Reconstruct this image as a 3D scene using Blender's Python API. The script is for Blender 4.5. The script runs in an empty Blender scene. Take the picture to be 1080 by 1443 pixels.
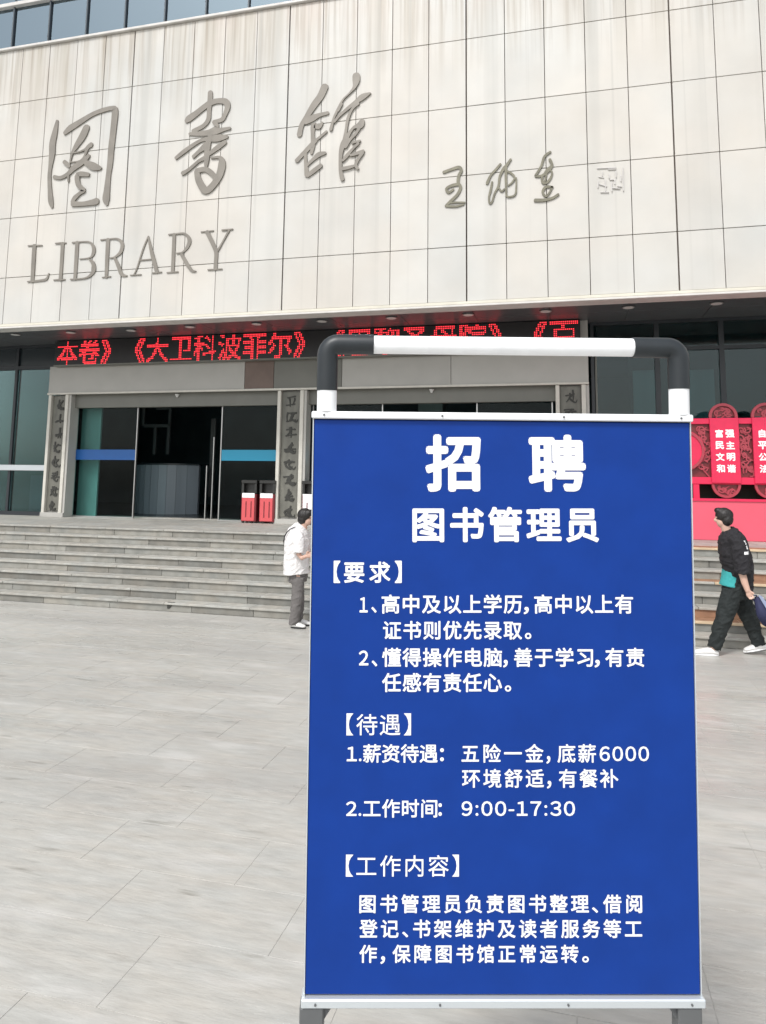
import bpy, bmesh, math, random
from mathutils import Vector, Matrix
from mathutils.bvhtree import BVHTree

rnd = random.Random(7)
scene = bpy.context.scene
R = math.radians

# ------------------------------------------------------------------ camera
CAM_H = 2.05
CX, CY, FPX = 540.0, 550.54, 1000.0
RIGHT = Vector((0.96843108, 0.24899055, 0.01203987))
DOWN = Vector((-0.01839111, 0.11953069, -0.99266015))
FWD = Vector((-0.24860213, 0.96110151, 0.12033645))
cam_d = bpy.data.cameras.new("camera")
cam = bpy.data.objects.new("camera", cam_d)
scene.collection.objects.link(cam)
cam.matrix_world = Matrix((
    (RIGHT.x, -DOWN.x, -FWD.x, 0.0),
    (RIGHT.y, -DOWN.y, -FWD.y, 0.0),
    (RIGHT.z, -DOWN.z, -FWD.z, CAM_H),
    (0, 0, 0, 1)))
cam_d.sensor_fit = 'VERTICAL'
cam_d.sensor_height = 36.0
cam_d.lens = 36.0 * FPX / 1443.0
cam_d.shift_y = -(721.5 - CY) / 1443.0
cam_d.clip_start = 0.05
cam_d.clip_end = 1500
scene.camera = cam

# ------------------------------------------------------------------ sky and sun (overcast)
world = bpy.data.worlds.new("World")
scene.world = world
world.use_nodes = True
wn = world.node_tree
wn.nodes.clear()
sky = wn.nodes.new("ShaderNodeTexSky")
sky.sky_type = 'NISHITA'
sky.sun_disc = False
sky.sun_elevation = R(52)
sky.sun_rotation = R(195)
sky.air_density = 1.0
sky.dust_density = 2.0
hs = wn.nodes.new("ShaderNodeHueSaturation")
hs.inputs["Saturation"].default_value = 0.22
bg = wn.nodes.new("ShaderNodeBackground")
bg.inputs["Strength"].default_value = 0.15
wo = wn.nodes.new("ShaderNodeOutputWorld")
wn.links.new(sky.outputs[0], hs.inputs["Color"])
wn.links.new(hs.outputs[0], bg.inputs["Color"])
wn.links.new(bg.outputs[0], wo.inputs["Surface"])

sun_d = bpy.data.lights.new("sun", 'SUN')
sun_d.energy = 1.5
sun_d.angle = R(11)
sun_d.color = (1.0, 0.98, 0.955)
sun = bpy.data.objects.new("sun", sun_d)
scene.collection.objects.link(sun)
# light comes from behind the camera's left shoulder
az, el = R(195), R(50)
dvec = Vector((math.sin(az) * math.cos(el), math.cos(az) * math.cos(el), math.sin(el)))
sun.rotation_euler = dvec.to_track_quat('Z', 'Y').to_euler()

scene.view_settings.view_transform = 'Standard'
scene.view_settings.look = 'None'
scene.view_settings.gamma = 1.0
scene.view_settings.use_curve_mapping = False
scene.view_settings.exposure = 0.55

# ------------------------------------------------------------------ helpers
def ray(x, y):
    return RIGHT * ((x - CX) / FPX) + DOWN * ((y - CY) / FPX) + FWD

def at(x, y, Y):
    """the point of the vertical plane at distance Y seen at photo pixel x, y"""
    d = ray(x, y)
    t = Y / d.y
    return Vector((d.x * t, Y, CAM_H + d.z * t))

def link(o, parent=None):
    scene.collection.objects.link(o)
    if parent is not None:
        o.parent = parent
    return o

def empty(name, loc=(0, 0, 0)):
    o = bpy.data.objects.new(name, None)
    o.location = loc
    o.empty_display_size = 0.2
    return link(o)

def tag(o, label=None, cat=None, group=None, kind=None):
    if label: o['label'] = label
    if cat: o['category'] = cat
    if group: o['group'] = group
    if kind: o['kind'] = kind
    return o

def to_obj(name, bm, m, parent=None, smooth=False, loc=None):
    bmesh.ops.recalc_face_normals(bm, faces=bm.faces)
    me = bpy.data.meshes.new(name)
    bm.to_mesh(me)
    bm.free()
    if m: me.materials.append(m)
    if smooth:
        for p in me.polygons: p.use_smooth = True
    o = bpy.data.objects.new(name, me)
    link(o, parent)
    if loc is not None: o.location = loc
    return o

def box(bm, x0, x1, y0, y1, z0, z1, bev=0.0):
    vs = [bm.verts.new(p) for p in ((x0, y0, z0), (x1, y0, z0), (x1, y1, z0), (x0, y1, z0),
                                    (x0, y0, z1), (x1, y0, z1), (x1, y1, z1), (x0, y1, z1))]
    fs = [bm.faces.new([vs[i] for i in f]) for f in ((0, 1, 5, 4), (1, 2, 6, 5), (2, 3, 7, 6), (3, 0, 4, 7), (4, 5, 6, 7), (3, 2, 1, 0))]
    if bev > 0:
        es = set(e for f in fs for e in f.edges)
        bmesh.ops.bevel(bm, geom=list(es), offset=bev, segments=1, affect='EDGES')

def box_obj(name, dims, m, parent=None, bev=0.0):
    bm = bmesh.new()
    box(bm, *dims, bev=bev)
    return to_obj(name, bm, m, parent)

def tube(bm, pts, seg=12, cap=True):
    """pts: (Vector, ra, rb[, ref]) rings; ra across the path in the facade direction, rb towards depth"""
    rings = []
    n = len(pts)
    for i, p in enumerate(pts):
        c = Vector(p[0]); ra = p[1]; rb = p[2] if len(p) > 2 else p[1]
        a = Vector(pts[max(i - 1, 0)][0]); b = Vector(pts[min(i + 1, n - 1)][0])
        t = (b - a).normalized()
        ref = Vector((0, 1, 0))
        if abs(t.dot(ref)) > 0.9: ref = Vector((0, 0, 1))
        side = t.cross(ref).normalized()
        dep = side.cross(t).normalized()
        rings.append([bm.verts.new(c + side * (math.cos(2 * math.pi * k / seg) * ra) + dep * (math.sin(2 * math.pi * k / seg) * rb)) for k in range(seg)])
    for r0, r1 in zip(rings, rings[1:]):
        for k in range(seg):
            bm.faces.new((r0[k], r0[(k + 1) % seg], r1[(k + 1) % seg], r1[k]))
    if cap:
        for f in (bm.faces.new(rings[0][::-1]), bm.faces.new(rings[-1])):
            for e in f.edges: e.smooth = False

def catmull(pts, n=5):
    out = []
    P = [pts[0]] + list(pts) + [pts[-1]]
    for i in range(1, len(P) - 2):
        for k in range(n):
            t = k / n
            out.append(tuple(0.5 * (2 * P[i][j] + (P[i + 1][j] - P[i - 1][j]) * t + (2 * P[i - 1][j] - 5 * P[i][j] + 4 * P[i + 1][j] - P[i + 2][j]) * t * t
                                    + (3 * P[i][j] - P[i - 1][j] - 3 * P[i + 1][j] + P[i + 2][j]) * t ** 3) for j in range(len(pts[0]))))
    out.append(tuple(pts[-1]))
    return out

def ribbon(bm, pts, y_front, y_back, smooth=True):
    """pts: (x, z, width) on a facade; a stroke of metal with rounded ends standing off the wall"""
    if smooth and len(pts) > 2: pts = catmull(pts, 4)
    n = len(pts)
    outline_l, outline_r = [], []
    for i, (x, z, w) in enumerate(pts):
        ax, az_ = pts[max(i - 1, 0)][:2]; bx, bz = pts[min(i + 1, n - 1)][:2]
        d = Vector((bx - ax, bz - az_)); d = d.normalized() if d.length > 1e-9 else Vector((1, 0))
        nrm = Vector((-d.y, d.x)) * max(w, 0.004) / 2
        outline_l.append((x + nrm.x, z + nrm.y)); outline_r.append((x - nrm.x, z - nrm.y))
        if i == 0: d0, n0 = d, nrm
        if i == n - 1: d1, n1 = d, nrm
    def row(c, y): return bm.verts.new((c[0], y, c[1]))
    fl = [row(c, y_front) for c in outline_l]; fr = [row(c, y_front) for c in outline_r]
    bl = [row(c, y_back) for c in outline_l]; br = [row(c, y_back) for c in outline_r]
    for i in range(n - 1):
        bm.faces.new((fl[i], fl[i + 1], fr[i + 1], fr[i]))
        bm.faces.new((fl[i], bl[i], bl[i + 1], fl[i + 1]))
        bm.faces.new((fr[i], fr[i + 1], br[i + 1], br[i]))
    for idx, d, nr, s in ((0, d0, n0, -1), (n - 1, d1, n1, 1)):
        x, z, w = pts[idx]
        arcf, arcb = [fl[idx]], [bl[idx]]
        for k in range(1, 4):
            a = math.pi * k / 4
            v = nr * math.cos(a) + d * (s * nr.length * math.sin(a) * 0.8)
            arcf.append(bm.verts.new((x + v.x, y_front, z + v.y))); arcb.append(bm.verts.new((x + v.x, y_back, z + v.y)))
        arcf.append(fr[idx]); arcb.append(br[idx])
        bm.faces.new(arcf)
        for k in range(4): bm.faces.new((arcf[k], arcf[k + 1], arcb[k + 1], arcb[k]))

def strokes_obj(name, strokes, ox, oy, sc, Y, m, parent, depth=0.05, smooth=True, step=0.0006, wf=.90):
    """strokes traced on the wall: points (x, y, w) in an enlarged view with origin ox, oy and scale sc"""
    bm = bmesh.new()
    mpp = None
    for si, st in enumerate(strokes):
        pts = []
        for (x, y, w) in st:
            p = at(ox + x / sc, oy + y / sc, Y); q = at(ox + (x + 10) / sc, oy + y / sc, Y)
            pts.append((p.x, p.z, (q - p).length / 10 * w * wf))
        ribbon(bm, pts, Y - depth - si * step, Y + 0.004, smooth)
    return to_obj(name, bm, m, parent)

# ------------------------------------------------------------------ materials
def mat(name, col, rough=0.6, metal=0.0, spec=0.5, noise=0.0, nscale=8.0, stretch=(1, 1, 1), bump=0.0, bscale=40.0,
        island=0.0, emit=None, coat=0.0, objrand=0.0, warm=0.0):
    m = bpy.data.materials.new(name)
    m.use_nodes = True
    nt = m.node_tree
    b = nt.nodes["Principled BSDF"]
    b.inputs["Base Color"].default_value = (*col, 1)
    b.inputs["Roughness"].default_value = rough
    b.inputs["Metallic"].default_value = metal
    b.inputs["Specular IOR Level"].default_value = spec
    b.inputs["Coat Weight"].default_value = coat
    geo = nt.nodes.new("ShaderNodeNewGeometry")
    mp = nt.nodes.new("ShaderNodeMapping"); mp.inputs["Scale"].default_value = stretch
    nt.links.new(geo.outputs["Position"], mp.inputs["Vector"])
    last = None
    if noise > 0 or island > 0 or objrand > 0:
        val = nt.nodes.new("ShaderNodeValue"); val.outputs[0].default_value = 1.0
        cur = val.outputs[0]
        if noise > 0:
            n = nt.nodes.new("ShaderNodeTexNoise"); n.inputs["Scale"].default_value = nscale; n.inputs["Detail"].default_value = 6
            nt.links.new(mp.outputs[0], n.inputs["Vector"])
            mr = nt.nodes.new("ShaderNodeMapRange"); mr.inputs["From Min"].default_value = .3; mr.inputs["From Max"].default_value = .7
            mr.inputs["To Min"].default_value = 1 - noise; mr.inputs["To Max"].default_value = 1 + noise
            nt.links.new(n.outputs["Fac"], mr.inputs["Value"])
            mu = nt.nodes.new("ShaderNodeMath"); mu.operation = 'MULTIPLY'
            nt.links.new(cur, mu.inputs[0]); nt.links.new(mr.outputs[0], mu.inputs[1]); cur = mu.outputs[0]
        for amt, src in ((island, geo.outputs["Random Per Island"]), (objrand, None)):
            if amt > 0:
                if src is None:
                    oi = nt.nodes.new("ShaderNodeObjectInfo"); src = oi.outputs["Random"]
                mr = nt.nodes.new("ShaderNodeMapRange")
                mr.inputs["To Min"].default_value = 1 - amt; mr.inputs["To Max"].default_value = 1 + amt
                nt.links.new(src, mr.inputs["Value"])
                mu = nt.nodes.new("ShaderNodeMath"); mu.operation = 'MULTIPLY'
                nt.links.new(cur, mu.inputs[0]); nt.links.new(mr.outputs[0], mu.inputs[1]); cur = mu.outputs[0]
        vm = nt.nodes.new("ShaderNodeVectorMath"); vm.operation = 'SCALE'
        vm.inputs[0].default_value = col
        nt.links.new(cur, vm.inputs["Scale"])
        last = vm.outputs[0]
        if warm > 0:
            n2 = nt.nodes.new("ShaderNodeTexNoise"); n2.inputs["Scale"].default_value = nscale * .37; n2.inputs["Detail"].default_value = 3
            nt.links.new(mp.outputs[0], n2.inputs["Vector"])
            mx = nt.nodes.new("ShaderNodeMix"); mx.data_type = 'RGBA'; mx.blend_type = 'MULTIPLY'
            cr = nt.nodes.new("ShaderNodeValToRGB")
            cr.color_ramp.elements[0].position = .35; cr.color_ramp.elements[0].color = (1.0, .96, .90, 1)
            cr.color_ramp.elements[1].position = .65; cr.color_ramp.elements[1].color = (.93, .98, 1.0, 1)
            nt.links.new(n2.outputs["Fac"], cr.inputs[0])
            mx.inputs["Factor"].default_value = warm
            nt.links.new(last, mx.inputs[6]); nt.links.new(cr.outputs[0], mx.inputs[7])
            last = mx.outputs[2]
        nt.links.new(last, b.inputs["Base Color"])
    if bump > 0:
        n = nt.nodes.new("ShaderNodeTexNoise"); n.inputs["Scale"].default_value = bscale; n.inputs["Detail"].default_value = 5
        nt.links.new(mp.outputs[0], n.inputs["Vector"])
        bp = nt.nodes.new("ShaderNodeBump"); bp.inputs["Strength"].default_value = bump; bp.inputs["Distance"].default_value = 0.01
        nt.links.new(n.outputs["Fac"], bp.inputs["Height"]); nt.links.new(bp.outputs[0], b.inputs["Normal"])
    if emit:
        b.inputs["Emission Color"].default_value = (*emit[0], 1); b.inputs["Emission Strength"].default_value = emit[1]
    m['last'] = 0
    return m

def facade_material():
    m = mat("travertine", (0.545, 0.526, 0.492), rough=0.45, noise=.05, nscale=1.3, bump=.05, bscale=30, objrand=.035, warm=.55)
    nt = m.node_tree; b = nt.nodes["Principled BSDF"]
    src = b.inputs["Base Color"].links[0].from_socket
    geo = [n for n in nt.nodes if n.type == 'NEW_GEOMETRY'][0]
    sep = nt.nodes.new("ShaderNodeSeparateXYZ"); nt.links.new(geo.outputs["Position"], sep.inputs[0])
    # rain streaks that run down from the parapet
    def streak(scale_x, scale_z, lo, hi, top0, top1, seed):
        mp = nt.nodes.new("ShaderNodeMapping"); mp.inputs["Scale"].default_value = (scale_x, 0, scale_z); mp.inputs["Location"].default_value = (seed, 0, 0)
        nt.links.new(geo.outputs["Position"], mp.inputs["Vector"])
        n = nt.nodes.new("ShaderNodeTexNoise"); n.inputs["Scale"].default_value = 1.0; n.inputs["Detail"].default_value = 4
        nt.links.new(mp.outputs[0], n.inputs["Vector"])
        mr = nt.nodes.new("ShaderNodeMapRange"); mr.inputs["From Min"].default_value = lo; mr.inputs["From Max"].default_value = hi
        nt.links.new(n.outputs["Fac"], mr.inputs["Value"])
        mz = nt.nodes.new("ShaderNodeMapRange"); mz.inputs["From Min"].default_value = top0; mz.inputs["From Max"].default_value = top1
        nt.links.new(sep.outputs["Z"], mz.inputs["Value"])
        mu = nt.nodes.new("ShaderNodeMath"); mu.operation = 'MULTIPLY'
        nt.links.new(mr.outputs[0], mu.inputs[0]); nt.links.new(mz.outputs[0], mu.inputs[1])
        return mu.outputs[0]
    for sx, sz, lo, hi, z0, z1, seed, col, fac in ((3.2, .12, .44, .66, 8.9, 11.3, 3.1, (.38, .345, .28, 1), .75), (13, .35, .48, .64, 9.2, 11.2, 9.7, (.29, .245, .19, 1), .7),
                                                   (2.4, .03, .56, .72, 2.0, 11.0, 21.3, (.40, .395, .365, 1), .6), (.9, .5, .50, .72, 10.2, 10.9, 5.5, (.52, .42, .36, 1), .5),
                                                   (7.0, .02, .60, .70, 3.0, 10.0, 41.3, (.36, .35, .32, 1), .45)):
        s = streak(sx, sz, lo, hi, z0, z1, seed)
        ml = nt.nodes.new("ShaderNodeMath"); ml.operation = 'MULTIPLY'; ml.inputs[1].default_value = fac
        nt.links.new(s, ml.inputs[0])
        mx = nt.nodes.new("ShaderNodeMix"); mx.data_type = 'RGBA'; mx.blend_type = 'MIX'
        nt.links.new(ml.outputs[0], mx.inputs["Factor"]); nt.links.new(src, mx.inputs[6]); mx.inputs[7].default_value = col
        src = mx.outputs[2]
    nt.links.new(src, b.inputs["Base Color"])
    return m

def glass(name, tint, refl_ior=1.5, rough=0.0, refl_col=(1, 1, 1)):
    m = bpy.data.materials.new(name); m.use_nodes = True
    nt = m.node_tree; nt.nodes.clear()
    out = nt.nodes.new("ShaderNodeOutputMaterial")
    tr = nt.nodes.new("ShaderNodeBsdfTransparent"); tr.inputs[0].default_value = (*tint, 1)
    gl = nt.nodes.new("ShaderNodeBsdfGlossy"); gl.inputs["Roughness"].default_value = rough; gl.inputs["Color"].default_value = (*refl_col, 1)
    fr = nt.nodes.new("ShaderNodeFresnel"); fr.inputs["IOR"].default_value = refl_ior
    geo = nt.nodes.new("ShaderNodeNewGeometry")
    n = nt.nodes.new("ShaderNodeTexNoise"); n.inputs["Scale"].default_value = .9
    nt.links.new(geo.outputs["Position"], n.inputs["Vector"])
    bp = nt.nodes.new("ShaderNodeBump"); bp.inputs["Strength"].default_value = .04 if refl_ior > 2 else .004; bp.inputs["Distance"].default_value = .03
    nt.links.new(n.outputs["Fac"], bp.inputs["Height"]); nt.links.new(bp.outputs[0], gl.inputs["Normal"])
    mx = nt.nodes.new("ShaderNodeMixShader")
    nt.links.new(fr.outputs[0], mx.inputs[0]); nt.links.new(tr.outputs[0], mx.inputs[1]); nt.links.new(gl.outputs[0], mx.inputs[2])
    nt.links.new(mx.outputs[0], out.inputs[0])
    return m

M = {}
M['travertine'] = facade_material()
M['joint'] = mat("joint_backing", (.13, .105, .09), .9)  # dark grey-brown backing behind the panel joints
M['trim'] = mat("cream_trim", (.62, .59, .50), .5, noise=.08, nscale=3)
M['cap'] = mat("cap_stone", (.60, .58, .55), .5, noise=.1, nscale=4)
M['paver'] = mat("granite_paving", (.455, .444, .412), .6, noise=.10, nscale=1.0, stretch=(6.0, 24, 1), bump=.2, bscale=2.5, island=.035, objrand=.0, warm=.35)
M['grout'] = mat("paving_joint", (.43, .42, .39), .9, noise=.1, nscale=9)
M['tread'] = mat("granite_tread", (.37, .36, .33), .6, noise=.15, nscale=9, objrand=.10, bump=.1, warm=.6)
M['riser'] = mat("granite_riser_shaded", (.235, .227, .205), .7, noise=.18, nscale=6, objrand=.30, bump=.1, warm=.7)  # darker than the treads: overhang shade is put into this colour
M['brown_stone'] = mat("brown_granite", (.30, .165, .10), .6, noise=.15, nscale=7, objrand=.08)
M['gold_stone'] = mat("ochre_nosing", (.55, .42, .28), .5, noise=.1, nscale=7)
M['portal'] = mat("grey_portal_stone", (.42, .41, .38), .5, noise=.04, nscale=3, objrand=.04)
M['portal_dark'] = mat("olive_grey_panel", (.16, .16, .14), .5, noise=.06, nscale=3)
M['portal_brown'] = mat("brown_panel", (.15, .105, .085), .5, noise=.1, nscale=5)
M['portal_light'] = mat("pale_column_stone", (.58, .56, .50), .45, noise=.08, nscale=5)
M['plaque'] = mat("stone_plaque", (.145, .142, .12), .5, noise=.2, nscale=5, stretch=(2, 1, .6))
M['ink'] = mat("dark_carved_script", (.035, .035, .03), .6)
M['soffit'] = mat("dark_soffit_panel", (.085, .09, .095), .38, spec=.5, noise=.06, nscale=2)
M['lamp'] = mat("downlight_lens", (.6, .6, .58), .4)
M['ring'] = mat("downlight_ring", (.3, .3, .3), .4, metal=.6)
M['mullion'] = mat("dark_mullion", (.02, .025, .03), .4)
M['mullion_up'] = mat("blue_grey_mullion", (.07, .085, .10), .4)
M['rail'] = mat("steel_rail", (.55, .58, .60), .35, metal=.3)
M['spandrel'] = mat("dark_spandrel_glass", (.02, .028, .033), .25, spec=.5)
M['glass_up'] = glass("blue_reflective_glass", (.55, .68, .75), 3.3, .02, (.66, .83, .94))
M['glass_low'] = glass("teal_glass", (.55, .72, .72), 1.42, .06)
M['glass_door'] = glass("door_glass", (.70, .80, .80), 1.18, .01)
M['glass_pillar'] = mat("green_glass_panel", (.30, .52, .47), .25, spec=.6, noise=.15, nscale=2, stretch=(1, 1, .4))
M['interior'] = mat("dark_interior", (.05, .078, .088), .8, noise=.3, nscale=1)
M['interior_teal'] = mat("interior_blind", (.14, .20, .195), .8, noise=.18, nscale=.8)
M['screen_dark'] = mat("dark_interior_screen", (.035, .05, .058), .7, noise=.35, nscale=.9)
M['interior_up'] = mat("upper_room_sky_sheen", (.42, .50, .55), .8, noise=.25, nscale=.7, stretch=(1.5, 1, .2))  # pale blue paints the sky's reflection into the backing behind the panes
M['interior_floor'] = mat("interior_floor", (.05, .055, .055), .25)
M['counter'] = mat("counter_panel", (.24, .27, .30), .35, noise=.12, nscale=1.3, stretch=(2, 1, .1))
M['strip_blue'] = mat("blue_door_band", (.006, .085, .30), .4, noise=.05)
M['strip_teal'] = mat("turquoise_door_band", (.012, .26, .42), .4)
M['chrome'] = mat("steel_door_edge", (.45, .45, .44), .3, metal=.8)
M['brass'] = mat("weathered_bronze", (.215, .196, .168), .5, metal=.15, noise=.13, nscale=4, bump=.05)
M['brass2'] = mat("olive_bronze", (.16, .15, .11), .4, metal=.3, noise=.2, nscale=8)
M['seal'] = mat("seal_relief_stone", (.55, .53, .51), .5)
M['led_box'] = mat("black_led_housing", (.012, .011, .012), .45)
M['led'] = mat("lit_red_diode", (.3, .01, .02), .5, emit=((1.0, .04, .055), 1.3))
M['blue'] = mat("blue_printed_panel", (.0045, .040, .255), .45, spec=.2, noise=.07, nscale=9, bump=.35, bscale=5)
M['print'] = mat("white_print", (.88, .88, .88), .6)
M['white_pvc'] = mat("white_plastic_pipe", (.88, .89, .90), .4, spec=.5, noise=.05, nscale=16)
M['black_pvc'] = mat("black_rubber_elbow", (.017, .022, .026), .42, noise=.1, nscale=20)
M['alu'] = mat("aluminium_profile", (.62, .66, .68), .35, metal=.4)
M['leg'] = mat("grey_steel_leg", (.115, .12, .122), .5, noise=.05, nscale=12)
M['red'] = mat("crimson_paint", (.66, .016, .075), .45, noise=.06, nscale=8)
M['red_lat'] = mat("dusty_red_lattice", (.36, .045, .065), .5)
M['pink'] = mat("pink_red_base_panel", (.68, .095, .145), .4, noise=.04, nscale=2)
M['hedge'] = mat("dark_green_back", (.012, .02, .012), .8)
M['bin_black'] = mat("black_bin_plastic", (.02, .02, .018), .4)
M['bin_red'] = mat("salmon_red_bin_panel", (.62, .09, .10), .4)
M['bin_dark'] = mat("dark_red_bin_side", (.16, .015, .02), .4)
M['skin'] = mat("skin", (.56, .36, .28), .5)
M['hair'] = mat("black_hair", (.012, .010, .009), .45, bump=.6, bscale=60)
M['tee'] = mat("white_cotton", (.72, .70, .69), .9, bump=.5, bscale=14, noise=.03)
M['grey_cloth'] = mat("grey_trouser_cloth", (.14, .13, .125), .9, bump=.5, bscale=12, noise=.06)
M['black_cloth'] = mat("black_cloth", (.014, .013, .016), .85, bump=.5, bscale=12, noise=.2)
M['dark_trouser'] = mat("black_trouser_cloth", (.012, .016, .016), .85, bump=.5, bscale=10, noise=.2)
M['teal_cloth'] = mat("teal_cloth", (.04, .33, .33), .85, bump=.4, bscale=14)
M['shoe_white'] = mat("white_shoe", (.75, .74, .72), .6)
M['shoe_black'] = mat("black_shoe", (.02, .02, .02), .5)
M['navy'] = mat("navy_bag_fabric", (.022, .025, .07), .8, bump=.4, bscale=12)
M['bagstripe'] = mat("pale_blue_bag_side", (.26, .30, .42), .8)

def paving_wear_and_sheen(m):
    nt = m.node_tree; b = nt.nodes["Principled BSDF"]
    src = b.inputs["Base Color"].links[0].from_socket
    geo = [n for n in nt.nodes if n.type == 'NEW_GEOMETRY'][0]
    for sc, st, lo, hi, col, fac, seed in ((1.0, (2.2, 14, 1), .64, .74, (.24, .23, .20, 1), .75, 7.7), (1.0, (.35, .9, 1), .45, .75, (.33, .325, .31, 1), .75, 2.2), (1.0, (1.3, 6, 1), .56, .74, (.58, .57, .545, 1), .55, 31.0)):  # wear patches, then pale patches that paint in a wet sky sheen
        mp = nt.nodes.new("ShaderNodeMapping"); mp.inputs["Scale"].default_value = st; mp.inputs["Location"].default_value = (seed, seed * 2, 0)
        nt.links.new(geo.outputs["Position"], mp.inputs["Vector"])
        n = nt.nodes.new("ShaderNodeTexNoise"); n.inputs["Scale"].default_value = sc; n.inputs["Detail"].default_value = 5
        nt.links.new(mp.outputs[0], n.inputs["Vector"])
        mr = nt.nodes.new("ShaderNodeMapRange"); mr.inputs["From Min"].default_value = lo; mr.inputs["From Max"].default_value = hi; mr.inputs["To Max"].default_value = fac
        nt.links.new(n.outputs["Fac"], mr.inputs["Value"])
        mx = nt.nodes.new("ShaderNodeMix"); mx.data_type = 'RGBA'
        nt.links.new(mr.outputs[0], mx.inputs["Factor"]); nt.links.new(src, mx.inputs[6]); mx.inputs[7].default_value = col
        src = mx.outputs[2]
    nt.links.new(src, b.inputs["Base Color"])
    mr2 = nt.nodes.new("ShaderNodeMapRange"); mr2.inputs["From Min"].default_value = .38; mr2.inputs["From Max"].default_value = .62
    mr2.inputs["To Min"].default_value = .22; mr2.inputs["To Max"].default_value = .55
    mp = nt.nodes.new("ShaderNodeMapping"); mp.inputs["Scale"].default_value = (.5, 1.6, 1)
    n = nt.nodes.new("ShaderNodeTexNoise"); n.inputs["Scale"].default_value = 1.0; n.inputs["Detail"].default_value = 6
    nt.links.new(geo.outputs["Position"], mp.inputs["Vector"]); nt.links.new(mp.outputs[0], n.inputs["Vector"])
    nt.links.new(n.outputs["Fac"], mr2.inputs["Value"]); nt.links.new(mr2.outputs[0], b.inputs["Roughness"])
paving_wear_and_sheen(M['paver'])

# ------------------------------------------------------------------ plaza paving
bm = bmesh.new(); box(bm, -90, 90, -60, 9.86, -.40, -.0022)
plaza = tag(to_obj("ground", bm, M['grout']), kind='structure')
SX, SY = 0.9, 0.45
def paver_bm(bm, x, y, w, d, h):
    g = .0018
    x0, x1, y0, y1 = x + g, x + w - g, y + g, y + d - g
    b = .0006
    lo = [bm.verts.new(p) for p in ((x0, y0, -.012), (x1, y0, -.012), (x1, y1, -.012), (x0, y1, -.012))]
    mi = [bm.verts.new(p) for p in ((x0, y0, h - b), (x1, y0, h - b), (x1, y1, h - b), (x0, y1, h - b))]
    hi = [bm.verts.new(p) for p in ((x0 + b, y0 + b, h), (x1 - b, y0 + b, h), (x1 - b, y1 - b, h), (x0 + b, y1 - b, h))]
    for A, B in ((lo, mi), (mi, hi)):
        for k in range(4): bm.faces.new((A[k], A[(k + 1) % 4], B[(k + 1) % 4], B[k]))
    bm.faces.new(hi)
cells = []
ny = int(9.84 / SY)
for j in range(-8, ny + 1):
    y = 9.845 - SY * (ny + 1 - j) + 0.0
    off = (j % 2) * SX * .5 + (j % 3) * .07
    for i in range(-32, 26):
        x = i * SX + off
        cells.append((x, y))
def vis_score(c):
    p = Vector((c[0] + SX / 2, c[1] + SY / 2, 0)) - Vector((0, 0, CAM_H))
    d = p.dot(FWD)
    if d < .5: return 1e6 + p.length
    u, v = CX + FPX * p.dot(RIGHT) / d, CY + FPX * p.dot(DOWN) / d
    if not (-40 < u < 1120 and v < 1490): return 1e5 + p.length
    if 460 < u < 960 and v > 900 : return 5e4 + p.length
    return d
cells.sort(key=vis_score)
for k, (x, y) in enumerate(cells[:298]):
    bm = bmesh.new(); paver_bm(bm, 0, 0, SX, SY, rnd.uniform(-.0004, .0004))
    o = to_obj("paving_slab", bm, M['paver'], plaza, loc=(x, y, 0))
bm = bmesh.new()
for (x, y) in cells[298:]: paver_bm(bm, x, y, SX, SY, rnd.uniform(-.0004, .0004))
tag(to_obj("paving_slab_field", bm, M['paver'], plaza), kind='stuff')
bm = bmesh.new()
for (a, b_, c, d) in ((-90, -29, -60, 9.84), (23.5, 90, -60, 9.84), (-29, 23.5, -60, -4.2)):
    vs = [bm.verts.new(p) for p in ((a, c, -.004), (b_, c, -.004), (b_, d, -.004), (a, d, -.004))]; bm.faces.new(vs)
to_obj("outer_paving", bm, M['paver'], plaza)

# ------------------------------------------------------------------ stairs and landing
RZ, TD, Y0, NS = .132, .26, 9.85, 8
ZL = RZ * NS
bm = bmesh.new(); 
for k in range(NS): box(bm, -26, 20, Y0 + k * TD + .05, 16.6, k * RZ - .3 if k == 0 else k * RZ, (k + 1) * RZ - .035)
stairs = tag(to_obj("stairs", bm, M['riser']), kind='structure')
mesh_cache = {}
def stone(name, w, d, h, m, loc, parent, bev=.004):
    key = (name, round(w, 2), d, h, m.name)
    if key not in mesh_cache:
        b = bmesh.new(); box(b, 0, w, 0, d, 0, h, bev)
        o = to_obj(name, b, m, parent, loc=loc); mesh_cache[key] = o.data
        return o
    o = bpy.data.objects.new(name, mesh_cache[key]); link(o, parent); o.location = loc
    return o
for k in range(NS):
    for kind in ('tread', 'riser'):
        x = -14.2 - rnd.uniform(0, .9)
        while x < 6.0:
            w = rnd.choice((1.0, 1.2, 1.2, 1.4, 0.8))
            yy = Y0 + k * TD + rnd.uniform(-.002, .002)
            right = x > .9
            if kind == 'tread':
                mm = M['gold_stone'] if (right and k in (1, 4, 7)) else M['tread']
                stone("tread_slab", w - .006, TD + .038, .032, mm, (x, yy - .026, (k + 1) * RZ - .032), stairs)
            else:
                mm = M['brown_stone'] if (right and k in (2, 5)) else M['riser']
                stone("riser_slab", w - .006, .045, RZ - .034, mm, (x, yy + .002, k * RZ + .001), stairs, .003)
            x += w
# brown stone bands on the right-hand flight
for k in (1, 4, 7):
    x = .9
    for _ in range(5):
        stone("tread_band", 1.19, .205, .006, M['brown_stone'], (x, Y0 + k * TD + .025, (k + 1) * RZ), stairs, .002); x += 1.2
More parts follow.
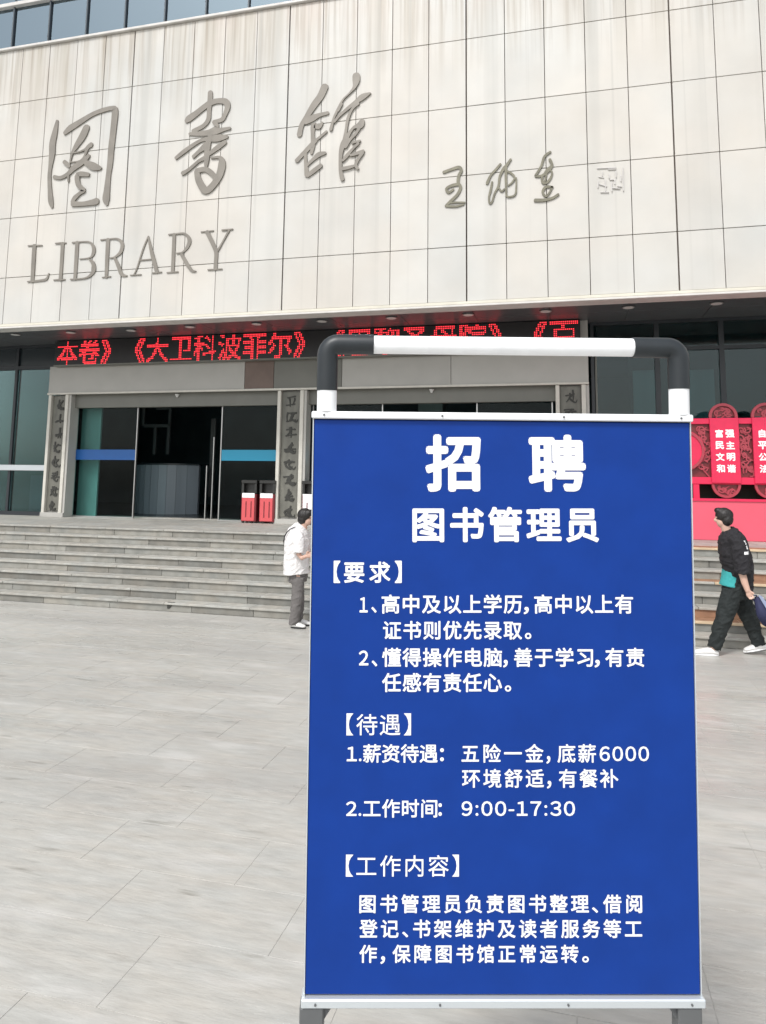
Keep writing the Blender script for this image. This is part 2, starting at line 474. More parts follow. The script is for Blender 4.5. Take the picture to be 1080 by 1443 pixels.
# small dark drain notch in the lowest riser
p = at(240, 853, Y0 - .006)
bm = bmesh.new()
vs = [bm.verts.new(v) for v in ((p.x - .05, Y0 - .006, p.z + .045), (p.x + .07, Y0 - .006, p.z + .045), (p.x - .01, Y0 - .006, p.z - .05), (p.x - .05, Y0 - .006, p.z - .05))]
f = bm.faces.new(vs); r_ = bmesh.ops.extrude_face_region(bm, geom=[f]); bmesh.ops.translate(bm, vec=(0, .03, 0), verts=[v for v in r_['geom'] if isinstance(v, bmesh.types.BMVert)])
to_obj("drain_notch", bm, M['ink'], stairs)
landing = tag(box_obj("landing", (-26, 20, Y0 + NS * TD + .012, 14.62, ZL - .03, ZL - .004), M['grout']), kind='structure')
y = Y0 + NS * TD + .02; j = 0
while y < 14.5:
    x = -13.6 + (j % 2) * .5
    while x < 5.5:
        stone("landing_slab", .992, .59, .02, M['tread'], (x, y, ZL - .02), landing, .002); x += 1.0
    y += .6; j += 1

# ------------------------------------------------------------------ library building
bld = empty("library_building", (0, 13, 0))
tag(bld, "library with a pale stone-panelled upper front over a recessed dark glass entrance", "building")
bld.location = (0, 0, 0)
FY = 12.0
PW, X0 = .68882, -11.2688
ZR = [11.19, 9.957, 8.663, 7.369, 6.075, 5.085]
# solid body behind the panels
box_obj("wall_core", (-24, 18, FY + .055, FY + .75, 5.305, 11.15), M['joint'], bld)
pm = {}
for r in range(5):
    for c in range(-5, 27):
        gl_ = .012 if c % 5 == 4 else .0055
        gr_ = .012 if c % 5 == 3 else .0055
        xa, xb = X0 + c * PW + gl_, X0 + (c + 1) * PW - gr_
        za, zb = ZR[r + 1] + .006, ZR[r] - .006
        key = (r, gl_, gr_)
        if key not in pm:
            b = bmesh.new(); box(b, gl_, PW - gr_, 0, .05, 0, zb - za, .003)
            o = to_obj("facade_panel", b, M['travertine'], bld); pm[key] = o.data
        else:
            o = link(bpy.data.objects.new("facade_panel", pm[key]), bld)
        o.location = (X0 + c * PW, FY + rnd.uniform(-.002, .002), za)
for (xa, xb) in ((-24, X0 - 5 * PW - .01), (X0 + 27 * PW + .01, 18)):
    box_obj("facade_field", (xa, xb, FY, FY + .052, 5.09, 11.18), M['travertine'], bld)
# stepped moulding below, coping above
box_obj("lower_moulding", (-24, 18, FY - .035, FY + .30, 5.028, 5.080), M['trim'], bld, .006)
box_obj("drip_edge", (-24, 18, FY - .055, FY + .30, 4.985, 5.022), M['cap'], bld, .006)
box_obj("coping", (-24, 18, FY - .06, FY + .9, 11.19, 11.25), M['cap'], bld, .01)
# upper ribbon window
box_obj("upper_room_back", (-24, 18, 13.1, 13.2, 11.0, 14.5), M['interior_up'], bld)
for k in range(-2, 19):
    x = -11.80 + .955 * k
    box_obj("upper_mullion", (x - .014, x + .014, 12.20, 12.30, 11.25, 12.40), M['mullion_up'], bld)
    box_obj("upper_window_pane", (x + .022, x + .933, 12.245, 12.262, 11.25, 12.40), M['glass_up'], bld)
    box_obj("upper_window_pane", (x + .022, x + .933, 12.245, 12.262, 12.49, 13.6), M['glass_up'], bld)
box_obj("upper_transom", (-24, 18, 12.15, 12.34, 12.402, 12.488), M['cap'], bld, .006)
for k in range(4):
    x = (-9.3, -4.5, .8, 5.2)[k]
    box_obj("inner_column", (x - .25, x + .25, 12.6, 12.95, 11.0, 14.4), M['cap'], bld)
box_obj("roof_slab", (-24, 18, 12.1, 30, 13.62, 14.2), M['cap'], bld)
# soffit with recessed downlights
bm = bmesh.new()
XS = -24.0
panels_x = [X0 + PW * 2 * k for k in range(-9, 20)]
box_obj("soffit", (-24, 18, FY + .056, 14.25, 5.10, 5.30), M['joint'], bld)
for a, b_ in zip(panels_x, panels_x[1:]):
    if -14 < a < 6:
        for (ya, yb) in ((12.31, 13.3), (13.31, 14.22)):
            box_obj("soffit_panel", (a + .004, b_ - .004, ya, yb, 5.082, 5.098), M['soffit'], bld, .002)
    for (ya, yb) in (((12.31, 14.22),) if not (-14 < a < 6) else ()):
        box_obj("soffit_panel", (a + .004, b_ - .004, ya, yb, 5.082, 5.098), M['soffit'], bld)
for (u, v) in ((22, 471), (100, 468), (185, 465), (268, 460), (362, 456), (454, 452), (552, 447.5), (660, 443), (769, 438), (886, 432.5), (1010, 427)):
    d = ray(u, v); t = (5.078 - CAM_H) / d.z; px_ = d * t
    bm = bmesh.new(); bmesh.ops.create_cone(bm, cap_ends=True, segments=20, radius1=.115, radius2=.10, depth=.02)
    dl = to_obj("downlight", bm, M['ring'], bld, loc=(px_.x, px_.y, 5.074))
    bm = bmesh.new(); bmesh.ops.create_cone(bm, cap_ends=True, segments=16, radius1=.09, radius2=.09, depth=.012)
    to_obj("lens", bm, M['lamp'], dl, loc=(0, 0, -.009))

# recessed ground-floor curtain wall: left bay and right bay
GY = 14.2
def pane(x0, x1, z0, z1, m, name="glass_pane", y=GY, t=.016):
    box_obj(name, (x0, x1, y, y + t, z0, z1), m, bld)
def mull(x0, x1, z0, z1, name="mullion", m=None, y0=GY - .05, y1=GY + .08):
    box_obj(name, (x0, x1, y0, y1, z0, z1), m or M['mullion'], bld)
# left bay (x from far left to the portal)
xl = at(20, 600, GY).x
left_m = [xl - 1.45 * 2, xl - 1.45, xl]
xp = at(67, 600, 13.95).x
mull(-24, xp, ZL, ZL + .09, "sill")
mull(-24, xp, 4.50, 4.58, "transom")
mull(-24, xp, 5.02, 5.08, "transom")
for x in left_m: mull(x - .035, x + .035, ZL + .09, 4.50)
for x in left_m: mull(x - .035, x + .035, 4.58, 5.02)
edges = [-24.0] + left_m + [xp]
for a, b_ in zip(edges, edges[1:]):
    pane(a + .036, b_ - .036, ZL + .09, 4.50, M['glass_low'])
    pane(a + .036, b_ - .036, 4.58, 5.02, M['spandrel'], "spandrel_panel")
box_obj("hand_rail", (-24, xp - .02, GY - .12, GY - .06, at(20, 663, GY).z, at(20, 655, GY).z), M['rail'], bld, .01)
box_obj("low_partition", (left_m[-1] + .15, xp - .25, GY + .5, GY + .6, ZL, 1.98), M['counter'], bld)
box_obj("window_backing", (1.3, 18, 15.6, 15.66, ZL, 5.04), M['screen_dark'], bld)  # unseen dark sheet added so the right-hand panes read dark
box_obj("window_backing", (-24, at(86, 600, 15.1).x, 15.1, 15.16, ZL, 5.0), M['interior_teal'], bld)
# right bay
xr = at(834, 560, GY).x
def zr(x, y): return at(x, y, GY).z
mull(xr, 18, ZL, ZL + .09, "sill")
mull(xr, 18, 5.02, 5.08, "transom")
mr_ = [at(928, 560, GY).x, at(1018, 520, GY).x]
mr_ += [mr_[1] + (mr_[1] - mr_[0]) * k for k in (1, 2, 3)]
for x in mr_: mull(x - .045, x + .045, ZL + .09, 5.02)
mull(xr, xr + .06, ZL + .09, 5.02)
mull(xr + .075, xr + .11, ZL + .09, 4.40, "door_stile", M['portal_dark'])
zt = zr(1000, 490)
e2 = [xr + .06] + mr_ + [18]
for i_, (a, b_) in enumerate(zip(e2, e2[1:])):
    mull(a + .046, b_ - .046, zt - .035, zt + .035, "transom")
    pane(a + .047, b_ - .047, ZL + .09, zt - .036, M['glass_low'])
    pane(a + .047, b_ - .047, zt + .036, 5.02, M['glass_low'])
# dark room behind both bays and the doors
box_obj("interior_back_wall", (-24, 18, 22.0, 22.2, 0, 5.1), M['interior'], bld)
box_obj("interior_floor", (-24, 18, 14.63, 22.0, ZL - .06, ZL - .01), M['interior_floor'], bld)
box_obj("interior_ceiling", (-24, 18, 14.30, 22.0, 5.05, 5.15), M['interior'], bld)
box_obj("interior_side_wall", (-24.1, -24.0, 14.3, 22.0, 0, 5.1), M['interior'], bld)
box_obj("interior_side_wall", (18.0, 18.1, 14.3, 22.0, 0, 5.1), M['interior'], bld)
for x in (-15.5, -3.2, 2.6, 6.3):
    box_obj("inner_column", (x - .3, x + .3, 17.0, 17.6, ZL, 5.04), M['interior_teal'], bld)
for (u0, u1, Yb) in ((893, 925, 15.4), (958, 1008, 15.5)):
    box_obj("indoor_partition", (at(u0, 560, Yb).x, at(u1, 560, Yb).x, Yb, Yb + .08, ZL, 4.3), M['counter'], bld)

# entrance portal: two door bays between three columns that carry stone couplets
PY = 13.9
def X(u, v=640, Y=PY): return at(u, v, Y).x
zP0, zP1 = 4.50, 3.885          # fascia band top and bottom
zH = 3.545                       # door head
xL, xR = -11.62, .44
band = [(xL, X(345, 530), M['portal']), (X(345, 530), X(386, 530), M['portal_brown']), (X(386, 530), X(447, 530), M['portal_dark']), (X(447, 530), X(482, 530), M['portal_dark']), (X(482, 530), -2.2, M['portal']), (-2.2, xR, M['portal'])]
for i_, (a, b_, m) in enumerate(band):
    box_obj("fascia_panel", (a + .004, b_ - .004, PY, PY + .6, zP1, zP0), m, bld, .004)
box_obj("fascia_edge", (xL, xR, PY - .03, PY + .02, zP1 - .045, zP1 - .002), M['portal_light'], bld, .004)
for (a, b_) in ((-11.0, -5.90), (-5.25, -.18)):
    box_obj("door_head", (a, b_, 14.06, 14.24, zH, zP1 - .004), M['portal_dark'], bld, .003)
    bm = bmesh.new(); bmesh.ops.create_cone(bm, cap_ends=True, segments=12, radius1=.015, radius2=.055, depth=.07)
    to_obj("sensor_lamp", bm, M['lamp'], bld, loc=((a + b_) / 2 + .1, 14.03, 3.78))
cols = [(-11.60, -11.02), (-5.90, -5.27), (-.18, .42)]
for (a, b_) in cols:
    w = .075
    box_obj("column_edge", (a, a + w, PY, PY + .30, ZL, zP1 - .05), M['portal_light'], bld, .006)
    box_obj("column_edge", (b_ - w * 1.6, b_ - w * .5, PY - .01, PY + .30, ZL, zP1 - .05), M['portal_light'], bld, .006)
    box_obj("column_core", (a + w + .002, b_ - w * 1.6 - .002, PY + .11, PY + .30, ZL, zP1 - .05), M['portal'], bld)
    box_obj("column_reveal", (b_ - w * .5 + .002, b_ + .02, PY + .02, PY + .30, ZL, zP1 - .05), M['portal'], bld)
    box_obj("column_foot", (a - .006, b_ + .026, PY - .025, PY + .3, ZL, ZL + .10), M['portal'], bld, .004)

# fascia zone at the right end beside the display: pale jamb above
box_obj("upper_jamb", (xR - .16, xR, PY + .02, PY + .3, 4.505, 5.08), M['portal'], bld)

# couplet plaques
def scribble(bm, cx, cz, w, h, y, seed, depth=.012):
    r = random.Random(seed)
    k = 0
    for s in range(r.randint(4, 6)):
        kind = r.random()
        if kind < .4:
            z = cz + r.uniform(-.4, .4) * h
            pts = [(cx - w * r.uniform(.2, .48), z - h * .05, .03), (cx, z, .022), (cx + w * r.uniform(.2, .48), z + h * r.uniform(-.03, .08), .035)]
        elif kind < .7:
            x = cx + r.uniform(-.3, .3) * w
            pts = [(x, cz + h * r.uniform(.15, .48), .035), (x + r.uniform(-.1, .1) * w, cz, .03), (x + r.uniform(-.3, .1) * w, cz - h * r.uniform(.2, .48), .016)]
        else:
            x = cx + r.uniform(-.1, .35) * w
            pts = [(x, cz + h * r.uniform(.1, .4), .03), (x - w * .3, cz - h * .1, .04), (x + w * .1, cz - h * .45, .03), (x + w * .25, cz - h * .25, .012)]
        ribbon(bm, pts, y - depth - k * .0008, y, True); k += 1
for i_, ((a, b_), lab) in enumerate(zip(cols, ("tall grey stone couplet plaque with dark script on the leftmost entrance column",
                                               "tall grey couplet plaque with dark script on the column right of the bins",
                                               "grey stone couplet plaque on the far right entrance column, mostly hidden by the blue sign"))):
    x0, x1 = a + .085, b_ - .135
    t = empty("couplet_plaque", ((x0 + x1) / 2, PY + .1, ZL + .14))
    tag(t, lab, "plaque", "calligraphy plaques on the entrance columns")
    cx = 0.0; hw = (x1 - x0) / 2
    box_obj("plaque_board", (-hw, hw, -.03, .004, 0, 2.62), M['plaque'], t, .004)
    n = 8
    for k in range(n):
        bm = bmesh.new(); scribble(bm, 0, 2.42 - k * 2.30 / (n - 1), hw * 1.35, .26, -.031, 100 * i_ + k)
        to_obj("script_character", bm, M['ink'], t)

# doors: glass leaves with coloured bands
def door_leaf(x0, x1, band_mat, zb0, zb1, teal_panel=None):
    d = box_obj("glass_door", (x0 + .02, x1 - .02, 14.20, 14.215, ZL + .03, zH), M['glass_door'], bld)
    for xx in (x0, x1 - .03):
        box_obj("door_edge", (xx, xx + .022, 14.185, 14.23, ZL + .005, zH), M['chrome'], d)
    if band_mat: box_obj("safety_band", (x0 + .03, x1 - .03, 14.188, 14.198, zb0, zb1), band_mat, d)
    box_obj("door_foot", (x0, x1, 14.18, 14.235, ZL + .004, ZL + .028), M['chrome'], d)
    return d
D = lambda u: at(u, 640, 14.2).x
BZ0, BZ1 = at(150, 648, 14.2).z, at(150, 633.5, 14.2).z
door_leaf(D(106), D(193), M['strip_blue'], BZ0, BZ1)
door_leaf(D(311), D(393), M['strip_teal'], BZ0, BZ1)
door_leaf(D(440), D(540), M['strip_teal'], BZ0, BZ1)
door_leaf(D(672), D(781), M['strip_blue'], BZ0, BZ1)
for u in (276, 285): box_obj("door_rail", (D(u) , D(u) + .02, 14.7, 14.75, ZL, 2.9 if u > 280 else 2.25), M['chrome'], bld)
box_obj("frosted_screen", (at(113, 640, 14.5).x, at(140, 640, 14.5).x, 14.5, 14.55, ZL, 3.65), M['glass_pillar'], bld)
box_obj("threshold", (xL, xR, 14.40, 14.62, ZL - .002, ZL + .012), M['tread'], bld)
# faint steel frame of an inner doorway
Yi = 17.5
def ibox(u0, v0, u1, v1, name, m, Y=Yi, t=.05):
    a = at(u0, v0, Y); b_ = at(u1, v1, Y)
    return box_obj(name, (min(a.x, b_.x), max(a.x, b_.x), Y, Y + t, min(a.z, b_.z), max(a.z, b_.z)), m, bld)
M['inner_metal'] = mat("dim_inner_frame", (.10, .10, .10), .5)
for q in ((201, 575, 203, 600), (220, 575, 240, 577), (238, 577, 240, 600), (203, 598, 240, 602), (217, 602, 219, 640), (236, 602, 238, 640), (298, 590, 300, 700)):
    ibox(*q, "inner_door_frame", M['inner_metal'])
# reception counter
cb = at(178, 652, 16.2); ce = at(270, 652, 16.2)
rc = empty("reception_counter", ((cb.x + ce.x) / 2, 16.6, ZL - .01))
tag(rc, "curved grey reception counter inside the open left doorway", "counter")
hw = (ce.x - cb.x) / 2; hh = cb.z - ZL
n = 9
for k in range(n):
    a0 = -1 + 2 * k / n; a1 = -1 + 2 * (k + 1) / n
    f = lambda a: -.55 * (1 - a * a)
    bm = bmesh.new()
    pts = [(a0 * hw + .004, f(a0)), (a1 * hw - .004, f(a1)), (a1 * hw - .004, f(a1) + .08), (a0 * hw + .004, f(a0) + .08)]
    lo = [bm.verts.new((x, y, 0)) for x, y in pts]; hi = [bm.verts.new((x, y, hh - .04)) for x, y in pts]
    for j in range(4): bm.faces.new((lo[j], lo[(j + 1) % 4], hi[(j + 1) % 4], hi[j]))
    bm.faces.new(hi); bm.faces.new(lo[::-1])
    to_obj("front_panel", bm, M['counter'], rc)
bm = bmesh.new()
top = [( -1 + 2 * k / 16) for k in range(17)]
lo = [bm.verts.new((a * hw * 1.02, f(a) - .03, hh - .038)) for a in top] + [bm.verts.new((hw, .5, hh - .038)), bm.verts.new((-hw, .5, hh - .038))]
hi = [bm.verts.new((v.co.x, v.co.y, hh)) for v in lo]
bm.faces.new(hi); bm.faces.new(lo[::-1])
for j in range(len(lo)): bm.faces.new((lo[j], lo[(j + 1) % len(lo)], hi[(j + 1) % len(lo)], hi[j]))
to_obj("counter_top", bm, M['spandrel'], rc)

# ------------------------------------------------------------------ text tools (built-in font)
_glyph = {}
def glyph(ch, offset=0.0):
    """mesh data (verts, faces) of one character at size 1, flat in local XY"""
    key = (ch, round(offset, 4))
    if key in _glyph: return _glyph[key]
    cu = bpy.data.curves.new("glyph", 'FONT')
    cu.body = ch; cu.size = 1.0; cu.resolution_u = 3; cu.offset = 0.0; cu.fill_mode = 'FRONT'
    o = bpy.data.objects.new("glyph", cu); scene.collection.objects.link(o)
    bpy.context.view_layer.update()
    dg = bpy.context.evaluated_depsgraph_get()
    me = bpy.data.meshes.new_from_object(o.evaluated_get(dg))
    vs = [(v.co.x, v.co.y) for v in me.vertices]; fs = [tuple(p.vertices) for p in me.polygons]
    bpy.data.objects.remove(o); bpy.data.curves.remove(cu); bpy.data.meshes.remove(me)
    _glyph[key] = (vs, fs)
    return _glyph[key]
def bounds(vs):
    xs = [v[0] for v in vs]; ys = [v[1] for v in vs]
    return min(xs), max(xs), min(ys), max(ys)

# ------------------------------------------------------------------ wall calligraphy and lettering
WY = FY - .004
S_TU = [
 [(212,325,25),(190,440,60),(160,580,75),(155,700,70),(135,850,45),(125,950,42),(130,1100,48),(140,1230,60),(155,1300,30)],
 [(300,465,45),(360,410,70),(440,360,65),(600,260,50),(720,210,50),(830,185,50),(865,215,75),(850,400,72),(825,620,72),(810,800,68),(790,950,60),(775,1100,72),(765,1210,85),(775,1270,35)],
 [(545,400,78),(500,500,85),(430,610,60),(380,700,25),(355,810,15)],
 [(600,590,45),(550,640,45),(525,720,22),(470,780,18),(370,793,12)], [(370,690,15),(480,672,17),(600,605,35)],
 [(570,720,40),(500,790,65),(400,860,65),(330,930,45),(250,970,40),(180,960,40)],
 [(540,800,55),(620,840,85),(690,860,50),(712,860,18)], [(295,790,45),(350,840,40)], [(340,930,25),(340,1010,20)],
 [(565,935,45),(450,935,60),(450,1040,55),(490,1090,50),(510,1115,55),(470,1145,40),(415,1195,50),(385,1245,40)],
 [(390,1265,60),(500,1265,48),(600,1250,62),(660,1235,75)]]
S_SHU = [
 [(515,95,62),(512,200,68),(500,330,58),(490,440,60),(430,520,55),(300,590,60)],
 [(215,460,60),(245,430,90),(330,370,80),(430,290,75),(520,230,78),(620,205,68),(710,215,80),(735,280,75),(700,380,60),(660,445,60),(560,470,42)],
 [(255,625,40),(400,620,65),(560,600,85),(700,565,48),(765,552,38)],
 [(560,470,50),(600,540,60),(480,600,40)],
 [(730,660,45),(600,680,95),(420,700,45),(300,765,50),(180,850,55),(80,930,42)],
 [(705,730,55),(620,790,70),(540,850,55),(480,900,40)],
 [(500,720,60),(440,790,80),(370,850,50),(300,915,45)],
 [(520,640,60),(480,800,75),(470,950,70),(460,1040,40)],
 [(450,930,60),(370,970,42),(290,1040,42),(220,1095,45),(165,1125,55)],
 [(530,930,25),(640,925,42),(665,1000,100),(640,1130,100),(580,1240,90),(500,1330,90),(445,1350,80)],
 [(345,1100,70),(370,1220,85),(440,1340,95)], [(345,1095,65),(450,1075,65),(530,1120,65),(590,1200,55)]]
S_GUAN = [
 [(440,270,95),(390,380,90),(310,490,85),(230,620,65),(170,720,60),(145,830,65)],
 [(475,575,42),(380,600,50),(290,640,85),(220,690,45)], [(410,690,32),(370,740,55),(310,720,65),(300,820,48),(305,930,58),(285,1045,35)],
 [(460,790,28),(390,850,32),(330,900,32)], [(330,900,55),(260,975,58),(180,1060,52),(115,1130,55)],
 [(215,1040,38),(220,1180,42),(235,1295,65)], [(445,1040,35),(370,1060,62),(300,1120,42),(235,1180,38)],
 [(395,1185,50),(310,1250,58),(240,1305,45)],
 [(805,140,92),(805,200,92),(785,275,45),(730,345,20),(650,425,20),(590,540,32),(545,640,28),(510,770,42)],
 [(970,345,18),(880,390,78),(800,450,52),(700,530,42),(620,600,32),(550,680,32)], [(635,470,38),(595,550,32)],
 [(830,465,38),(760,530,32),(710,640,38),(690,760,32),(670,880,45)],
 [(875,670,65),(850,720,90),(780,745,38),(720,820,45),(670,920,85),(635,1000,58),(622,1120,42),(625,1250,45),(645,1345,55)],
 [(840,760,36),(790,830,36),(740,880,36),(680,970,45)], [(850,900,28),(760,925,28)], [(830,930,36),(770,990,32),(700,1070,45),(650,1130,32)],
 [(890,1020,40),(820,1045,45),(740,1070,30)], [(880,1040,42),(830,1110,40),(800,1180,40),(825,1225,34)],
 [(790,1190,28),(720,1210,42),(650,1225,45)]]
sg = empty("calligraphy_lettering", (0, 0, 0))
tag(sg, "three large weathered bronze brush-script characters in a row on the upper stone facade", "lettering")
for s, ox, oy, sc in ((S_TU, 55, 130, 8.017), (S_SHU, 240, 120, 9.02), (S_GUAN, 405, 90, 8.246)):
    strokes_obj("bronze_character", s, ox, oy, sc, WY, M['brass'], sg, .022)
S_WANG = [[(95,388,40),(200,350,42),(290,325,45),(320,370,42),(288,430,42),(280,520,45),(310,580,42),(270,670,42),(190,750,42),(130,805,32)],
 [(275,540,45),(190,560,42),(130,600,38),(160,645,38),(220,605,28)], [(120,815,30),(250,822,28),(350,795,20)], [(190,775,24),(280,770,24),(365,772,22)]]
S_CHUN = [[(815,285,32),(760,350,34),(690,430,34),(645,530,40)], [(710,510,25),(690,620,30),(670,700,25),(678,780,28),(710,760,25),(740,660,25),(790,560,30),(805,450,32),(850,350,42),(900,290,38),(945,225,32)],
 [(790,580,25),(830,630,25),(865,600,22)], [(885,310,34),(885,450,38),(888,600,30),(895,690,25),(950,697,24),(1005,665,25),(1015,560,22),(1015,460,22)],
 [(885,370,30),(950,400,30),(995,455,26),(960,520,22),(915,555,20)]]
S_CHONG = [[(295,105,26),(235,150,28),(205,240,26),(165,310,26),(145,350,26),(220,340,30),(270,290,50),(310,240,34),(288,180,30)],
 [(210,345,26),(215,410,30),(250,420,30),(290,380,26),(312,320,22),(290,285,18)], [(262,300,18),(240,400,20)],
 [(320,460,20),(250,460,32),(215,510,24),(250,555,26),(290,510,22),(310,460,24)], [(140,595,40),(240,592,34),(320,570,30),(375,535,28)]]
si = empty("signature_lettering", (0, 0, 0))
tag(si, "small handwritten bronze signature of three characters right of the large script", "lettering")
for s, ox, oy, sc in ((S_WANG, 615, 200, 9.0), (S_CHUN, 615, 200, 9.0), (S_CHONG, 735, 200, 7.2)):
    strokes_obj("bronze_character", s, ox, oy, sc, WY, M['brass2'], si, .018)
sl = [[(770,270,9),(960,262,9)], [(785,355,10),(835,362,10)], [(778,395,10),(776,465,10)], [(790,430,10),(865,452,10)], [(805,512,10),(885,512,10)],
      [(880,280,10),(958,278,10)], [(900,385,10),(945,385,10),(948,430,10)], [(1008,340,10),(1010,400,10)], [(975,450,10),(1015,455,10)], [(890,330,10),(890,370,10)],
      [(920,470,9),(1000,475,9)], [(820,300,9),(820,345,9)], [(1030,262,9),(1034,500,9)], [(850,385,9),(852,500,9)], [(960,300,9),(960,360,9)], [(915,410,9),(918,505,9)]]
so = strokes_obj("carved_seal", sl, 735, 200, 7.2, WY, M['seal'], None, .014, smooth=False)
tag(so, "faint square seal of raised pale stone strokes right of the signature", "seal")
# Roman letters
L6, L7 = (30, 310, 7.2), (170, 310, 6.353)
LET = [
 (L6, [[(138,262,46),(128,440,46),(118,622,42)], [(75,265,12),(140,260,16),(215,260,12)], [(70,627,14),(120,624,20),(200,616,22),(262,600,26),(285,545,12)]]),
 (L6, [[(425,240,42),(415,430,40),(402,608,40)], [(352,240,12),(405,236,18),(458,234,12)], [(335,612,12),(400,608,18),(448,605,12)]]),
 (L6, [[(573,230,44),(562,420,44),(550,600,38)], [(525,232,18),(640,222,14),(705,230,20),(740,285,40),(735,345,38),(700,385,14),(600,398,10)], [(690,398,12),(730,435,40),(745,500,46),(715,555,34),(650,592,16),(505,605,14)]]),
 (L6, [[(885,200,46),(876,390,44),(868,580,38)], [(828,584,12),(912,575,12)], [(812,205,14),(900,195,14),(985,195,22),(1030,245,42),(1015,325,40),(955,378,18),(905,388,12)], [(955,390,30),(995,480,42),(1025,555,40),(1078,568,14)]]),
 (L7, [[(252,148,12),(205,265,16),(152,430,14),(125,490,12)], [(252,148,14),(285,300,38),(322,440,40),(330,470,32)], [(178,362,12),(275,354,12)], [(92,496,10),(188,490,10)], [(290,476,12),(370,468,10)]]),
 (L7, [[(484,130,36),(477,300,36),(470,463,36)], [(420,473,12),(518,465,12)], [(435,133,14),(510,125,14),(580,125,20),(620,178,38),(605,238,36),(560,290,16),(505,300,12)], [(550,310,34),(595,390,36),(640,452,28),(678,460,10)]]),
 (L7, [[(778,108,44),(825,205,42),(858,285,42),(857,360,40),(853,440,42)], [(725,110,12),(835,98,12)], [(785,447,12),(912,440,12)], [(975,95,22),(925,185,16),(875,275,20)], [(912,93,16),(1008,84,12)]])]
lt = empty("latin_lettering", (0, 0, 0))
tag(lt, "weathered bronze serif capitals reading LIBRARY low on the stone facade", "lettering")
for (ox, oy, sc), s in LET: strokes_obj("bronze_letter", s, ox, oy, sc, WY, M['brass'], lt, .018, wf=.80)

# ------------------------------------------------------------------ LED message board
LY = 13.72
led = empty("led_display", (-5.5, LY, 4.52))
tag(led, "long black scrolling LED board with lit red Chinese text above the doors", "led display")
xa, xb = -11.38 + 5.5, .30 + 5.5
box_obj("housing", (xa, xb, .02, .17, -.01, .545), M['led_box'], led, .004)
line = "本卷》《大卫科波菲尔》《巴黎圣母院》《百"
c0 = at(95, 490, LY).x; c1 = at(795, 470, LY).x
pitch = (c1 - c0) / 19.0
pix = pitch / 16.0
box_obj("housing_lip", (xa - .01, xb + .01, .012, .18, -.045, -.012), M['portal_dark'], led)
for i_, ch in enumerate(line):
    vs, fs = glyph(ch)
    bv = BVHTree.FromPolygons([Vector((v[0], v[1], 0)) for v in vs], fs)
    b0, b1, b2, b3 = bounds(glyph("国", .0)[0])
    cxm, cym, ext = .5 * (b0 + b1), .5 * (b2 + b3), (b3 - b2) * 1.03
    bm = bmesh.new()
    for gy in range(15):
        for gx in range(15):
            u = cxm + ((gx + .5) / 15 - .5) * ext; v = cym + ((gy + .5) / 15 - .5) * ext
            if all(bv.ray_cast(Vector((u + a_, v + b_, 1)), Vector((0, 0, -1)))[0] is None for a_, b_ in ((0, 0), (.014, .012), (-.014, .012), (.014, -.012), (-.014, -.012))): continue
            X_ = c0 + 5.5 + i_ * pitch + ((gx + .5) - 7.5) * pix * .98
            Z_ = .255 + ((gy + .5) - 7.5) * pix * 1.02
            h = pix * .29
            top = [bm.verts.new((X_ + a * h * .7, .006, Z_ + b_ * h * .7)) for a, b_ in ((-1, -1), (1, -1), (1, 1), (-1, 1))]
            bot = [bm.verts.new((X_ + a * h, .019, Z_ + b_ * h)) for a, b_ in ((-1, -1), (1, -1), (1, 1), (-1, 1))]
            bm.faces.new(top)
            for k in range(4): bm.faces.new((bot[k], bot[(k + 1) % 4], top[(k + 1) % 4], top[k]))
    if len(bm.faces): to_obj("lit_character", bm, M['led'], led)
    else: bm.free()

# ------------------------------------------------------------------ litter bins at the door
def make_bin(x, lab, first=None, kind=0):
    t = empty("litter_bin", (x, 13.98, ZL))
    tag(t, lab, "bin", "bins standing in front of the entrance doors")
    if first:
        for ch in first.children:
            c = ch.copy(); link(c, t)
            if kind and ch.name.startswith("front_panel"):
                c.data = ch.data.copy(); c.data.materials[0] = M['print']
        return t
    w = .17
    box_obj("body", (-w, w, -.13, .13, .03, .60), M['bin_dark'], t, .01)
    bm = bmesh.new(); box(bm, -w + .02, w - .04, -.137, -.131, .05, .52)
    to_obj("front_panel", bm, M['bin_red'], t)
    box_obj("label_card", (-w + .02, w - .04, -.139, -.1315, .525, .62), M['print'], t)
    for xx in (-.055, .06):
        box_obj("slot", (xx - .012, xx + .012, -.1395, -.1375, .12, .45), M['bin_dark'], t)
    bm = bmesh.new()
    box(bm, -w, -w + .05, -.13, .13, .62, .82); box(bm, w - .05, w, -.13, .13, .62, .82); box(bm, -w, w, -.02, .13, .62, .82)
    to_obj("hood_wall", bm, M['bin_black'], t)
    box_obj("lid", (-w - .008, w + .008, -.145, .14, .822, .89), M['bin_black'], t, .008)
    for sx in (-1, 1):
        for sy in (-1, 1):
            box_obj("foot", (sx * .13 - .02, sx * .13 + .02, sy * .1 - .02, sy * .1 + .02, 0, .03), M['bin_black'], t)
    return t
B1 = make_bin(at(351, 700, 13.85).x, "salmon red litter bin with black hood, left one of the pair by the entrance column")
make_bin(at(376.5, 700, 13.85).x, "salmon red litter bin with black hood, touching the stone entrance column", B1)
make_bin(at(437, 700, 13.85).x, "white fronted black litter bin half hidden behind the blue recruitment sign", B1, 1)
for o in [o for o in scene.objects if o.name.startswith("label_card")]: pass

